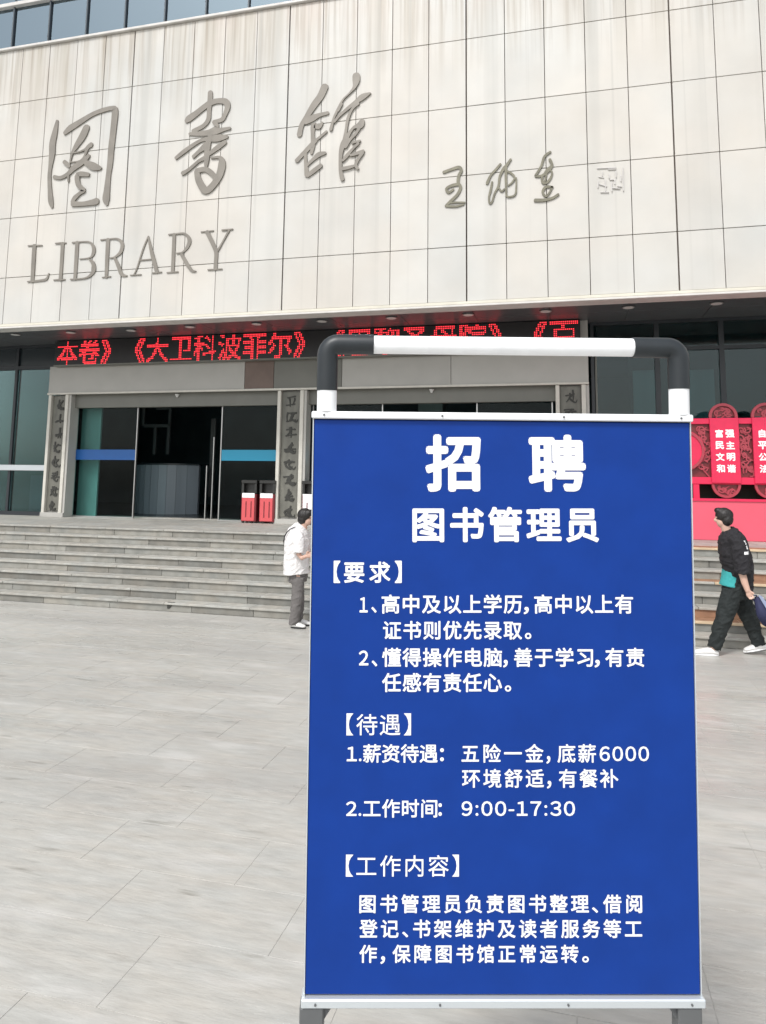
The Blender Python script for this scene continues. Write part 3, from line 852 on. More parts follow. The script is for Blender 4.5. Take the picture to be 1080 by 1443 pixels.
# ------------------------------------------------------------------ red slogan display on the right
DY = 13.4
ds = empty("slogan_display", (at(1030, 740, DY).x, DY, ZL))
tag(ds, "red arched slogan display with white characters and cut-out lattice on a pink base", "display")
ox, oz = ds.location.x, ZL
def dx(u): return at(u, 640, DY).x - ox
x_l, x_r = dx(968), dx(1061) + 3.0
z_tr0, z_tr1 = 3.03 - oz, 3.13 - oz
z_br0, z_br1 = 1.99 - oz, 2.11 - oz
zb = 1.74 - oz
box_obj("base_box", (x_l - 3.2, x_r, -.28, .30, 0.0, zb), M['pink'], ds, .01)
box_obj("base_top_edge", (x_l - 3.2, x_r, -.30, -.282, zb - .03, zb + .012), M['red'], ds)
box_obj("top_rail", (x_l - 3.2, x_r, -.03, .05, z_tr0, z_tr1), M['red'], ds, .006)
box_obj("bottom_rail", (x_l - 3.2, x_r, -.03, .05, z_br0, z_br1), M['red'], ds, .006)
px0 = dx(1001); pw = dx(1042) - px0 ; step = dx(1061) - dx(1001)
for k in range(-4, 7):
    a = dx(975) + step * k * 2 - .0
    if x_l - 3.3 < a < x_r: box_obj("post", (a, a + .10, -.02, .04, zb, z_br0), M['red'], ds, .004)
box_obj("back_screen", (x_l - 3.2, x_r, .32, .34, 0, z_tr0), M['hedge'], ds)
def disc(cx, cz, r0, r1, y0, y1, a0, a1, m, name, n=18):
    bm = bmesh.new()
    rings = []
    for k in range(n + 1):
        a = a0 + (a1 - a0) * k / n
        c, s = math.cos(a), math.sin(a)
        rings.append([bm.verts.new((cx + r0 * c, y0, cz + r0 * s)), bm.verts.new((cx + r1 * c, y0, cz + r1 * s)), bm.verts.new((cx + r1 * c, y1, cz + r1 * s)), bm.verts.new((cx + r0 * c, y1, cz + r0 * s))])
    for A, B in zip(rings, rings[1:]):
        for j in range(4): bm.faces.new((A[j], A[(j + 1) % 4], B[(j + 1) % 4], B[j]))
    if abs(a1 - a0) < 6.2: bm.faces.new(rings[0]); bm.faces.new(rings[-1][::-1])
    return to_obj(name, bm, m, ds)
def curl_panel(cx, cz, w, h, seed, name, n=9):
    r = random.Random(seed); bm = bmesh.new()
    for k in range(n):
        x = cx + r.uniform(-.4, .4) * w; z = cz + r.uniform(-.42, .42) * h
        rad = r.uniform(.035, .075); a0 = r.uniform(0, 6.3); sg_ = r.choice((-1, 1))
        pts = []
        for j in range(7):
            a = a0 + sg_ * j * .75; q = rad * (1 - j * .10)
            X_ = min(max(x + q * math.cos(a), cx - w / 2), cx + w / 2); Z_ = min(max(z + q * math.sin(a), cz - h / 2), cz + h / 2)
            pts.append((X_, Z_, .022))
        ribbon(bm, pts, -.004 - k * .0007, .02, True)
        ribbon(bm, [(x, z, .02), (min(max(x + r.uniform(-.12, .12), cx - w / 2), cx + w / 2), min(max(z + r.uniform(-.15, .15), cz - h / 2), cz + h / 2), .02)], -.0005 - k * .0007, .02, False)
    return to_obj(name, bm, M['red_lat'], ds)
texts = [["富强", "民主", "文明", "和谐"], ["自由", "平等", "公正", "法治"], ["爱国", "敬业", "诚信", "友善"]]
for k in range(-1, 3):
    cx = px0 + pw / 2 + step * k; hw = pw / 2
    if k >= 0:
        box_obj("slogan_panel", (cx - hw, cx + hw, -.065, -.034, z_br0 + .02, z_tr1 + .004), M['red'], ds, .006)
        for r_, row_ in enumerate(texts[k]):
            for c_, ch in enumerate(row_):
                vs, fs = glyph(ch); b0, b1, b2, b3 = bounds(vs)
                s = .128 / max(b3 - b2, .6)
                X_ = cx + (-.085 if c_ == 0 else .085); Z_ = (3.03 - oz) - .17 - r_ * .20
                bm = bmesh.new()
                for q, (ex, ez) in enumerate(((0, 0), (.04, 0), (-.04, 0), (0, .04), (0, -.04))):
                    V = [bm.verts.new((X_ + (v[0] + ex - (b0 + b1) / 2) * s, -.067 - q * .0002, Z_ + (v[1] + ez - (b2 + b3) / 2) * s)) for v in vs]
                    for f_ in fs:
                        try: bm.faces.new([V[i] for i in f_])
                        except ValueError: pass
                to_obj("white_character", bm, M['print'], ds)
        disc(cx, z_tr1 + .03, hw * .80, hw, -.03, .03, -.1, math.pi + .1, M['red_lat'], "arch_crown")
        disc(cx, z_tr1 + .03, 0.001, hw * .80, .012, .02, 0, math.pi, M['bin_dark'], "arch_fill")
        curl_panel(cx, z_tr1 + .10, hw * 1.3, .17, 40 + k, "arch_scroll", 6)
        disc(cx, z_br0 - .0, hw * .82, hw, -.03, .03, math.pi, 2 * math.pi, M['red_lat'], "lower_arc")
        disc(cx, z_br0 - .0, 0.001, hw * .82, .012, .02, math.pi, 2 * math.pi, M['bin_dark'], "lower_fill")
        curl_panel(cx, z_br0 - .10, hw * 1.2, .14, 60 + k, "lower_scroll", 5)
    if k >= -1:
        gx = cx + step / 2
        curl_panel(gx, (z_br1 + z_tr0) / 2, step - pw - .01, z_tr0 - z_br1, 80 + k, "lattice", 22)
disc(dx(962), (z_br1 + z_tr0) / 2, .001, .36, -.05, -.02, 0, 2 * math.pi - .001, M['red'], "round_emblem_plate", 30)
disc(dx(962), (z_br1 + z_tr0) / 2, .31, .35, -.07, -.052, 0, 2 * math.pi - .001, M['red_lat'], "emblem_ring", 30)
box_obj("lattice_back", (x_l - .5, x_r, .022, .03, z_br1, z_tr0), M['bin_dark'], ds)

# ------------------------------------------------------------------ recruitment sign (foreground)
BW, BH = 1.0, 1.444
sign = empty("recruitment_sign", (-.178, 1.967, .760))
sign.rotation_euler = (.05426, -.00328, .2647)
tag(sign, "blue recruitment notice board with white Chinese text hung in a white and black pipe frame", "sign")
SM = sign.rotation_euler.to_matrix().to_4x4(); SM.translation = Vector(sign.location); SI = SM.inverted()
def bp(u, v, y=0.0):
    """photo pixel to board coordinates on the plane at local depth y"""
    o = SI @ Vector((0, 0, CAM_H)); d = (SI.to_3x3() @ ray(u, v))
    t = (y - o.y) / d.y
    return Vector((o.x + d.x * t, y, o.z + d.z * t))
box_obj("panel", (-.497, .497, 0, .016, .004, BH - .002), M['blue'], sign, .002)
box_obj("side_strip", (-.5, -.4975, -.002, .02, 0, BH), M['alu'], sign)
box_obj("side_strip", (.4975, .5, -.002, .02, 0, BH), M['alu'], sign)
box_obj("top_rail", (-.503, .503, -.012, .034, BH, BH + .019), M['white_pvc'], sign, .003)
box_obj("shadow_strip", (-.497, .497, -.003, .015, BH - .0018, BH - .0002), M['ink'], sign)  # solid dark strip put in as the shade line under the top rail
box_obj("bottom_rail", (-.506, .506, -.012, .034, -.022, 0.0), M['alu'], sign, .003)
TU = .026
zc = bp(700, 487).z; xl_ = bp(461, 530).x; xr_ = bp(959, 530).x
def cyl(name, p0, p1, r, m, seg=28, par=sign):
    bm = bmesh.new(); tube(bm, [(p0, r, r), (p1, r, r)], seg)
    o = to_obj(name, bm, m, par)
    for p in o.data.polygons: p.use_smooth = len(p.vertices) == 4
    bv_ = None
    return o
yb = .011
cyl("vertical_pipe", Vector((xl_, yb, BH + .019)), Vector((xl_, yb, bp(461, 545).z)), TU, M['white_pvc'])
cyl("vertical_pipe", Vector((xr_, yb, BH + .019)), Vector((xr_, yb, bp(959, 545).z)), TU, M['white_pvc'])
cyl("cross_pipe", Vector((bp(526, 487).x, yb, zc)), Vector((bp(894, 487).x, yb, zc)), .0245, M['white_pvc'])
def elbow(x, sgn, zlo, xin):
    bm = bmesh.new(); r = .0275; rb = .030
    pts = [(Vector((x, yb, zlo)), r, r), (Vector((x, yb, zc - rb)), r, r)]
    for k in range(1, 7):
        a = math.pi / 2 * k / 6
        pts.append((Vector((x + sgn * rb * (1 - math.cos(a)), yb, zc - rb + rb * math.sin(a))), r, r))
    pts.append((Vector((xin, yb, zc)), r, r))
    tube(bm, pts, 24)
    o = to_obj("rubber_elbow", bm, M['black_pvc'], sign)
    for p in o.data.polygons: p.use_smooth = len(p.vertices) == 4
elbow(xl_, 1, bp(461, 550).z, bp(527, 487).x)
elbow(xr_, -1, bp(959, 548).z, bp(893, 487).x)
for zz in (BH + .0095, -.011):
    for xx in (-.47, -.16, .16, .47):
        bm = bmesh.new(); bmesh.ops.create_cone(bm, cap_ends=True, segments=10, radius1=.003, radius2=.0026, depth=.003)
        o = to_obj("screw_head", bm, M['leg'], sign, loc=(xx, -.0135, zz)); o.rotation_euler = (R(90), 0, 0)
# legs below the board, down to the paving
for (u, wpx) in ((440, 36), (968, 34)):
    c = bp(u, 1425, .015); hw_ = .030
    foot = SM @ Vector((c.x, .015, -.05))
    zl_ = -(foot.z) / math.cos(.054) - .05
    box_obj("leg", (c.x - hw_, c.x + hw_, -.008, .038, zl_ + .03, -.0225), M['leg'], sign, .003)
    box_obj("foot_pad", (c.x - hw_ - .01, c.x + hw_ + .01, -.16, .20, zl_ + .004, zl_ + .029), M['leg'], sign, .004)
    sgn = 1 if u < 700 else -1
    bm = bmesh.new()
    x0_ = c.x + sgn * hw_
    A = [(x0_, -.026), (x0_ + sgn * .022, -.026), (x0_, -.06)]
    f0 = [bm.verts.new((x, .005, z)) for x, z in A]; f1 = [bm.verts.new((x, .02, z)) for x, z in A]
    bm.faces.new(f0); bm.faces.new(f1[::-1])
    for k in range(3): bm.faces.new((f0[k], f0[(k + 1) % 3], f1[(k + 1) % 3], f1[k]))
    to_obj("leg_shade_wedge", bm, M['leg'], sign)  # dark wedge modelled for the shading beside the leg
box_obj("lower_brace", (bp(458, 1420, .02).x, bp(951, 1420, .02).x, .012, .03, -.036, -.0225), M['leg'], sign)

def latin(s):
    """digits and stops set with the same font's digits, proportional spacing"""
    if len(s) == 1 and not s.isdigit(): return glyph(s)
    V, Fc, x = [], [], 0.0
    for ch in s:
        if ch.isdigit():
            vs, fs = glyph(chr(ord(ch) + 0xFEE0)); adv = .60
            b0, b1, b2, b3 = bounds(vs); adv = .60 if len(s) < 3 else .70; off = adv / 2 - (b0 + b1) / 2
            vs = [(a + off, b) for a, b in vs]
        else:
            w_ = .058; adv = .40 if ch == '-' else .32; c_ = adv / 2
            rects = {'-': [(c_ - .13, .25, c_ + .13, .31)], '.': [(c_ - w_, 0, c_ + w_, 2 * w_)], ':': [(c_ - w_, .0, c_ + w_, 2 * w_), (c_ - w_, .42, c_ + w_, .42 + 2 * w_)]}[ch]
            vs, fs = [], []
            for (a0, c0_, a1, c1_) in rects:
                k = len(vs); n_ = 10 if ch != '-' else 4
                if n_ == 4: vs += [(a0, c0_), (a1, c0_), (a1, c1_), (a0, c1_)]
                else: vs += [((a0 + a1) / 2 + w_ * math.cos(2 * math.pi * q / n_), (c0_ + c1_) / 2 + w_ * math.sin(2 * math.pi * q / n_)) for q in range(n_)]
                fs.append(tuple(range(k, k + n_)))
        k = len(V); V += [(a + x, b) for a, b in vs]; Fc += [tuple(i + k for i in f) for f in fs]; x += adv
    return V, Fc

def put_text(segs, bold):
    """segs: (string, x0, x1, y_top, y_bottom, mode) in photo pixels, all joined as one printed line"""
    bm = bmesh.new()
    shifts = [(0, 0)] + ([(math.cos(a) * bold, math.sin(a) * bold) for a in [math.pi * k / 4 for k in range(8)]] if bold > 0 else [])
    def stamp(vs, fs, fn, b):
        for q, (sx_, sy_) in enumerate(shifts):
            V = []
            for v in vs:
                p = fn(v[0] + sx_, v[1] + sy_); p.y = -.0006 - q * .00009
                V.append(bm.verts.new(p))
            for f_ in fs:
                try: bm.faces.new([V[i] for i in f_])
                except ValueError: pass
    for (s, x0, x1, y0, y1, mode) in segs:
        A = bp((x0 + x1) / 2, y1); B = bp((x0 + x1) / 2, y0)
        L_ = bp(x0, (y0 + y1) / 2); R_ = bp(x1, (y0 + y1) / 2)
        wid, hei = (R_ - L_).length, (B - A).length
        dirx = (R_ - L_).normalized(); upv = Vector((-dirx.z, 0, dirx.x)); lift = (A - L_).dot(upv)
        if mode == 'cjk':
            gs = [glyph(c) for c in s]; n = len(gs)
            em = hei / (.925 + bold)
            bs = [bounds(g[0]) for g in gs]
            first, last = bs[0][0] - bold, bs[-1][1] + bold
            p = (wid - em * (last - first)) / (n - 1) if n > 1 else 0
            for k, (vs, fs) in enumerate(gs):
                stamp(vs, fs, lambda a, b: L_ + dirx * (k * p + (a - first) * em) + upv * (lift + em * (b + .085 + bold * .5)), bold)
        else:
            vs, fs = latin(s); b0, b1, b2, b3 = bounds(vs)
            b0 -= bold; b1 += bold; b2 -= bold; b3 += bold
            sx, sy = wid / (b1 - b0), hei / (b3 - b2)
            stamp(vs, fs, lambda a, b: L_ + dirx * ((a - b0) * sx) + upv * (lift + (b - b2) * sy), bold)
    for f_ in bm.faces: f_.smooth = False
    me = bpy.data.meshes.new("printed_line"); bm.to_mesh(me); bm.free(); me.materials.append(M['print'])
    link(bpy.data.objects.new("printed_line", me), sign)
C_, F_ = 'cjk', 'fit'
BO, B1_, B0_ = .034, .020, .004
put_text([("招", 599.5, 678, 612, 693, F_)], BO)
put_text([("聘", 744.6, 825.7, 612.5, 693, F_)], BO)
put_text([("图书管理员", 581.3, 844, 715, 763.5, C_)], .030)
put_text([("【", 470.5, 480, 790, 821.5, F_), ("要求", 485, 550.5, 791.5, 821, C_), ("】", 556.5, 566.5, 790, 821.5, F_)], .024)
put_text([("1", 507, 518.5, 841.5, 863, F_), ("、", 523.5, 531, 855, 863.5, F_), ("高中及以上学历", 538, 736, 838, 864.5, C_), ("，", 738, 745.5, 855, 865.5, F_), ("高中以上有", 753, 892.4, 838, 864.5, C_)], B1_)
put_text([("证书则优先录取", 540, 735.8, 875, 901, C_), ("。", 739.8, 749, 891.5, 900.5, F_)], B1_)
put_text([("2", 506, 519.5, 916.5, 937.5, F_), ("、", 524, 532, 930.5, 939, F_), ("懂得操作电脑", 538.6, 707.6, 913, 939.5, C_), ("，", 709, 715.8, 929.5, 940.5, F_),
          ("善于学习", 724.6, 836, 913, 939.5, C_), ("，", 837.8, 845.5, 929.5, 940.5, F_), ("有责", 853, 908, 913, 939.5, C_)], B1_)
put_text([("任感有责任心", 538.6, 707.6, 948.5, 975, C_), ("。", 711.5, 720.6, 965.5, 974.5, F_)], B1_)
put_text([("【", 488.5, 498, 1005, 1036, F_), ("待遇", 502.5, 564.5, 1006, 1036, C_), ("】", 569.5, 579.5, 1005, 1036, F_)], B0_)
put_text([("1.", 489, 509.8, 1052, 1072.5, F_), ("薪资待遇", 512, 617, 1048.6, 1074.5, C_), (":", 620.3, 625.8, 1054, 1072.5, F_),
          ("五险一金", 650.6, 766, 1048.6, 1074.5, C_), ("，", 770, 775.8, 1065, 1076, F_), ("底薪", 785.6, 840, 1048.6, 1074.5, C_), ("6000", 845, 914.7, 1051.5, 1072.5, F_)], .016)
put_text([("环境舒适", 651.3, 766.6, 1083.6, 1109.8, C_), ("，", 770.8, 777.2, 1100, 1111, F_), ("有餐补", 787.6, 871.6, 1083.6, 1109.8, C_)], .016)
put_text([("2.", 488, 509.5, 1129, 1149.5, F_), ("工作时间", 512, 616.5, 1126, 1151.8, C_), (":", 618, 623, 1131.5, 1149.5, F_), ("9:00-17:30", 650.6, 810.5, 1128.7, 1149.6, F_)], .016)
put_text([("【", 487.7, 498, 1204, 1235, F_), ("工作内容", 502.5, 632.5, 1205, 1235, C_), ("】", 637.5, 647, 1204, 1235, F_)], B0_)
put_text([("图书管理员负责图书整理", 506.7, 830, 1260.4, 1286.3, C_), ("、", 834.3, 843, 1278, 1286, F_), ("借阅", 850, 905, 1260.4, 1286.3, C_)], B1_)
put_text([("登记", 506.7, 562, 1295.4, 1321.3, C_), ("、", 567, 575.5, 1312.5, 1320.5, F_), ("书架维护及读者服务等工", 582.4, 905, 1295.4, 1321.3, C_)], B1_)
put_text([("作", 506.7, 531.5, 1331, 1356.5, F_), ("，", 536.3, 543, 1347, 1358, F_), ("保障图书馆正常运转", 553.3, 815.3, 1331, 1356.5, C_), ("。", 820.5, 830, 1347, 1356, F_)], B1_)

# ------------------------------------------------------------------ people
from mathutils import noise as mnoise
def fuse(name, bm, voxel, m, parent, smooth_it=2, fold=0.0):
    bmesh.ops.recalc_face_normals(bm, faces=bm.faces)
    me = bpy.data.meshes.new(name); bm.to_mesh(me); bm.free()
    o = bpy.data.objects.new(name, me); scene.collection.objects.link(o)
    rm = o.modifiers.new("r", 'REMESH'); rm.mode = 'VOXEL'; rm.voxel_size = voxel
    if smooth_it:
        sm = o.modifiers.new("s", 'SMOOTH'); sm.iterations = smooth_it; sm.factor = .5
    bpy.context.view_layer.update()
    dg = bpy.context.evaluated_depsgraph_get()
    me2 = bpy.data.meshes.new_from_object(o.evaluated_get(dg))
    bpy.data.objects.remove(o); bpy.data.meshes.remove(me)
    if fold:
        me2.update()
        nrm = [v.normal.copy() for v in me2.vertices]
        for v, n_ in zip(me2.vertices, nrm):
            p = v.co
            q = Vector((p.x * 7 + p.z * 5, p.y * 7 - p.z * 3, p.z * 11 - p.x * 9))
            f_ = 1 - abs(mnoise.noise(q)) * 2.2
            g_ = 1 - abs(mnoise.noise(q * 2.3 + Vector((5, 3, 1)))) * 2.2
            v.co = p + n_ * fold * (f_ + .45 * g_ - .9)
    me2.materials.clear(); me2.materials.append(m)
    for p in me2.polygons: p.use_smooth = True
    me2.name = name
    out = bpy.data.objects.new(name, me2); link(out, parent)
    return out

def ball(bm, c, rx, ry, rz, seg=16):
    r = bmesh.ops.create_uvsphere(bm, u_segments=seg, v_segments=seg // 2 + 2, radius=1.0)
    for v in r['verts']: v.co = Vector((v.co.x * rx, v.co.y * ry, v.co.z * rz)) + Vector(c)

class Fig:
    """joints are placed on the photo plane Y (+ depth dy) relative to the figure's base"""
    def __init__(s, Y, base): s.Y = Y; s.b = base; s.k = (at(541, 800, Y) - at(540, 800, Y)).length
    def P(s, u, v, dy=0.0):
        p = at(u, v, s.Y); return Vector((p.x - s.b.x, dy, p.z - s.b.z))
    def chain(s, bm, pts, seg=14):
        tube(bm, [(s.P(u, v, dy), ra * s.k, rb * s.k) for (u, v, dy, ra, rb) in pts], seg)
    def hand(s, bm, u, v, dy, du, dv, L=9.0):
        """palm plus four curled fingers and a thumb along direction du,dv"""
        l = math.hypot(du, dv); du, dv = du / l, dv / l; nu, nv = -dv, du
        s.chain(bm, [(u, v, dy, 2.6, 1.7), (u + du * L * .3, v + dv * L * .3, dy, 4.2, 1.9), (u + du * L * .62, v + dv * L * .62, dy, 4.0, 1.7)], 10)
        for f, (o, ln) in enumerate(((-3.0, .42), (-1.0, .52), (1.0, .5), (2.9, .38))):
            x0, y0 = u + du * L * .55 + nu * o, v + dv * L * .55 + nv * o
            s.chain(bm, [(x0, y0, dy, 1.05, 1.05), (x0 + du * L * ln * .55, y0 + dv * L * ln * .55, dy - .008, .95, .95), (x0 + du * L * ln * .9, y0 + dv * L * ln * .9, dy - .028, .75, .75)], 8)
        x0, y0 = u + du * L * .15 - nu * 3, v + dv * L * .15 - nv * 3
        s.chain(bm, [(x0, y0, dy - .01, 1.3, 1.3), (x0 + du * 2.2 - nu * 2.0, y0 + dv * 2.2 - nv * 2.0, dy - .02, 1.15, 1.15), (x0 + du * 4.8 - nu * 2.2, y0 + dv * 4.8 - nv * 2.2, dy - .03, .85, .85)], 8)

def head(F, bm, u, v, dy, k, face):
    """face: +1 looks to image right, -1 to image left"""
    c = F.P(u, v, dy); s = F.k
    ball(bm, c + Vector((-face * .5 * s, 0, 1.5 * s)), 9.6 * s * k, 8.0 * s * k, 10.0 * s * k)
    ball(bm, c + Vector((face * 2.6 * s, 0, -5.0 * s)), 6.6 * s * k, 6.2 * s * k, 7.2 * s * k)
    ball(bm, c + Vector((face * 4.8 * s, 0, -8.6 * s)), 3.0 * s * k, 3.4 * s * k, 2.6 * s * k, 10)     # chin
    ball(bm, c + Vector((face * 10.0 * s, 0, -2.6 * s)), 2.0 * s * k, 1.5 * s * k, 2.4 * s * k, 10)      # nose
    ball(bm, c + Vector((face * 8.6 * s, 0, 0.9 * s)), 1.6 * s * k, 4.6 * s * k, 1.3 * s * k, 10)        # brow
    for sy in (-1, 1):
        ball(bm, c + Vector((-face * .8 * s, sy * 7.6 * s * k, -2.2 * s)), 1.9 * s, 1.0 * s, 3.0 * s, 10)  # ears
def features(F, par, u, v, dy, k, face):
    c = F.P(u, v, dy); s = F.k
    for sy in (-1, 1):
        bm = bmesh.new(); ball(bm, c + Vector((face * 7.9 * s, sy * 3.1 * s, -.9 * s)), .3 * s, .9 * s, .45 * s, 8)
        to_obj("eye", bm, M['shoe_black'], par, True)
    bm = bmesh.new(); ball(bm, c + Vector((face * 7.6 * s, 0, -6.6 * s)), .5 * s, 1.8 * s, .35 * s, 8)
    to_obj("mouth", bm, M['bin_dark'], par, True)

# --- woman in the white T-shirt
WYY = 9.42
bw = Vector((at(421, 882, WYY).x, WYY, 0))
wm = empty("person", bw)
tag(wm, "person in white T-shirt and grey trousers standing beside the blue sign", "person")
F = Fig(WYY, bw)
d0 = 0.0
bm = bmesh.new()
head(F, bm, 431, 729, d0, .93, 1)
F.chain(bm, [(429.5, 734, d0, 5.2, 5.2), (428, 745, d0, 5.0, 5.0), (425, 752, d0, 9, 8)])
F.chain(bm, [(424, 748, d0, 9, 13), (420, 764, d0, 12, 17), (419, 785, d0, 12, 15), (420, 803, d0, 12.5, 16), (420, 815, d0, 11, 15)], 16)
for (dy, kx) in ((-.09, 3.5), (.09, -1)):
    F.chain(bm, [(419.5 + kx, 808, dy, 7, 6.5), (418.5 + kx, 842, dy, 5.4, 5.0), (417 + kx * .5, 872, dy, 3.6, 3.6), (417, 878, dy, 3.4, 3.4)])
# near arm: shoulder, elbow, forearm to the right
F.chain(bm, [(427, 754, -.17, 4.6, 4.6), (428, 766, -.19, 4.4, 4.2), (428.5, 779, -.20, 3.6, 3.6), (434, 784, -.22, 3.3, 3.2), (441, 781, -.24, 2.6, 2.6)], 12)
F.hand(bm, 441, 781, -.24, 1, -.35)
F.chain(bm, [(424, 754, .17, 4.6, 4.6), (427, 768, .19, 4.2, 4.2), (430, 780, .19, 3.4, 3.4), (438, 779, .10, 3.1, 3.0), (444, 776, 0.0, 2.6, 2.6)], 12)
F.hand(bm, 444, 776, 0.0, 1, -.3)
fuse("body", bm, .0085, M['skin'], wm, 1)
features(F, wm, 431, 729, d0, .93, 1)
bm = bmesh.new()   # T-shirt
F.chain(bm, [(427, 739.5, d0, 6.5, 7), (424.5, 743, d0, 11, 12), (421, 749, d0, 15, 20), (419.5, 760, d0, 17.3, 22), (418.5, 780, d0, 17.5, 21), (418, 800, d0, 17.8, 20.5), (418.5, 808.5, d0, 18.4, 21)], 22)
F.chain(bm, [(425, 750, -.15, 7, 6.5), (428.5, 760, -.205, 8.2, 7), (429.5, 777, -.225, 7.6, 6.6)], 14)
F.chain(bm, [(423, 750, .15, 7, 6.5), (426.5, 762, .205, 8.0, 7), (428, 776, .22, 7.2, 6.4)], 14)
fuse("t_shirt", bm, .008, M['tee'], wm, 4, .010)
bm = bmesh.new()
F.chain(bm, [(420, 800, d0, 13.5, 17), (420, 812, d0, 13.5, 17), (420, 820, d0, 12.5, 15.5)], 18)
F.chain(bm, [(424, 812, -.085, 9.5, 8.5), (422.5, 842, -.095, 8.3, 7.5), (420, 862, -.10, 7.6, 7.0), (418, 878.5, -.10, 7.0, 6.6)], 14)
F.chain(bm, [(416, 812, .085, 9.5, 8.5), (418, 842, .09, 8.2, 7.5), (418, 862, .095, 7.4, 7.0), (417, 877, .10, 6.8, 6.4)], 14)
fuse("trousers", bm, .008, M['grey_cloth'], wm, 3, .008)
def shoe(F, u, v, dy, L, face, m, sole, tilt=0.0, par=None, width=4.6, z0=None):
    # u,v: heel/ankle base; foot runs L pixels towards face
    bm = bmesh.new()
    c = F.P(u, v, dy); s = F.k
    dx_, dz_ = face * math.cos(tilt), -math.sin(tilt)
    pts = []
    for t_, ra, rb in ((-.18, 1.5, 3.0), (-.08, 3.3, 3.8), (.15, 4.6, 4.0), (.4, 3.6, 4.2), (.7, 2.6, 4.7), (.92, 1.9, 4.0), (1.0, 1.0, 2.4)):
        pts.append((c + Vector((dx_ * L * t_ * s, 0, dz_ * L * t_ * s + ra * .85 * s + .4 * s)), ra * s, rb * width / 4.6 * s))
    tube(bm, pts, 14)
    fuse("shoe", bm, .008, m, par, 1)
    bm = bmesh.new(); n = 14
    lo = []; hi = []
    for k in range(n):
        a = 2 * math.pi * k / n
        t_ = .42 + .62 * math.cos(a); w_ = (3.6 + (.9 if math.cos(a) > 0 else 0)) * math.sin(a) * s
        p0 = c + Vector((dx_ * L * t_ * s, w_, dz_ * L * t_ * s))
        lo.append(bm.verts.new(p0 + Vector((0, 0, -.9 * s)))); hi.append(bm.verts.new(p0 + Vector((0, 0, .9 * s))))
    bm.faces.new(hi); bm.faces.new(lo[::-1])
    for k in range(n): bm.faces.new((lo[k], lo[(k + 1) % n], hi[(k + 1) % n], hi[k]))
    to_obj("sole", bm, sole, par)
gz = F.P(420, 882, 0)
def vz(F, u, zz):   # photo row where height zz above ground lies
    lo, hi = 600, 1100
    for _ in range(40):
        m_ = (lo + hi) / 2
        if F.P(u, m_).z + 0 > zz: lo = m_
        else: hi = m_
    return lo
shoe(F, 417, vz(F, 417, .012), -.10, 18, 1, M['shoe_white'], M['shoe_black'], 0, wm)
shoe(F, 418, vz(F, 418, .012), .10, 18, 1, M['shoe_white'], M['shoe_black'], 0, wm)
# hair
bm = bmesh.new(); s = F.k; c = F.P(431, 729, d0)
ball(bm, c + Vector((-1.6 * s, 0, 3.2 * s)), 10.8 * s, 9.6 * s, 9.8 * s, 18)
ball(bm, c + Vector((-3.8 * s, 0, -2.4 * s)), 8.2 * s, 9.0 * s, 8.2 * s, 16)
ball(bm, c + Vector((5.6 * s, 0, 6.2 * s)), 5.6 * s, 7.4 * s, 5.0 * s, 14)
for v in bm.verts:
    v.co += Vector((math.sin(v.co.z * 260) * .0025, math.sin(v.co.x * 310) * .003, math.sin(v.co.y * 280) * .0025))
fuse("hair", bm, .007, M['hair'], wm, 1)
# her shoulder bag
bag = empty("shoulder_bag", bw + Vector((0, 0, .9)))
tag(bag, "thin black shoulder strap bag worn across the back of the white T-shirt", "bag")
G = Fig(WYY, bw + Vector((0, 0, .9)))
bm = bmesh.new()
def flat(G, bm, pts, t=.004):
    f0 = [bm.verts.new(G.P(u, v, dy)) for u, v, dy in pts]; f1 = [bm.verts.new(G.P(u, v, dy) + Vector((0, t, 0))) for u, v, dy in pts]
    bm.faces.new(f0); bm.faces.new(f1[::-1]); n = len(pts)
    for k in range(n): bm.faces.new((f0[k], f0[(k + 1) % n], f1[(k + 1) % n], f1[k]))
tube(bm, [(G.P(421.5, 741.5, -.128), .006, .004), (G.P(416.5, 744, -.178), .007, .004), (G.P(411.5, 749, -.186), .008, .004), (G.P(407, 755, -.150), .008, .004), (G.P(403.4, 762, -.085), .009, .005), (G.P(401.3, 770, .0), .010, .005), (G.P(401.2, 780, .10), .012, .006), (G.P(404, 790, .20), .012, .006)], 10)
to_obj("strap", bm, M['black_cloth'], bag, True)
bm = bmesh.new(); box(bm, -.10, .10, -.03, .03, -.09, .09, .02)
o = to_obj("pouch", bm, M['black_cloth'], bag); o.location = G.P(412, 797, .245)

# --- man in black walking left
MY = 9.50
bmn = Vector((at(1020, 915, MY).x, MY, 0))
mn = empty("person", bmn)
tag(mn, "person in a black jacket, teal shirt and white sneakers striding left by the stairs", "person")
F = Fig(MY, bmn)
bm = bmesh.new()
head(F, bm, 1020.5, 730, 0, .93, -1)
F.chain(bm, [(1021, 737, 0, 5.8, 5.8), (1024, 748, 0, 5.6, 5.8), (1027, 756, 0, 10, 9)])
F.chain(bm, [(1028, 752, 0, 10, 15), (1033, 770, 0, 13, 20), (1036, 795, 0, 12.5, 17), (1036.5, 812, 0, 9.5, 12), (1037, 832, 0, 8.5, 11)], 16)
F.chain(bm, [(1036, 834, -.075, 7.0, 6.5), (1021, 866, -.10, 6, 6), (1008, 905, -.10, 4.4, 4.4), (1002, 912, -.10, 4.2, 4.4)])
F.chain(bm, [(1040, 834, .075, 7.0, 6.5), (1055, 868, .10, 6, 6), (1072, 904, .10, 4.4, 4.4), (1076, 912, .10, 4.2, 4.2)])
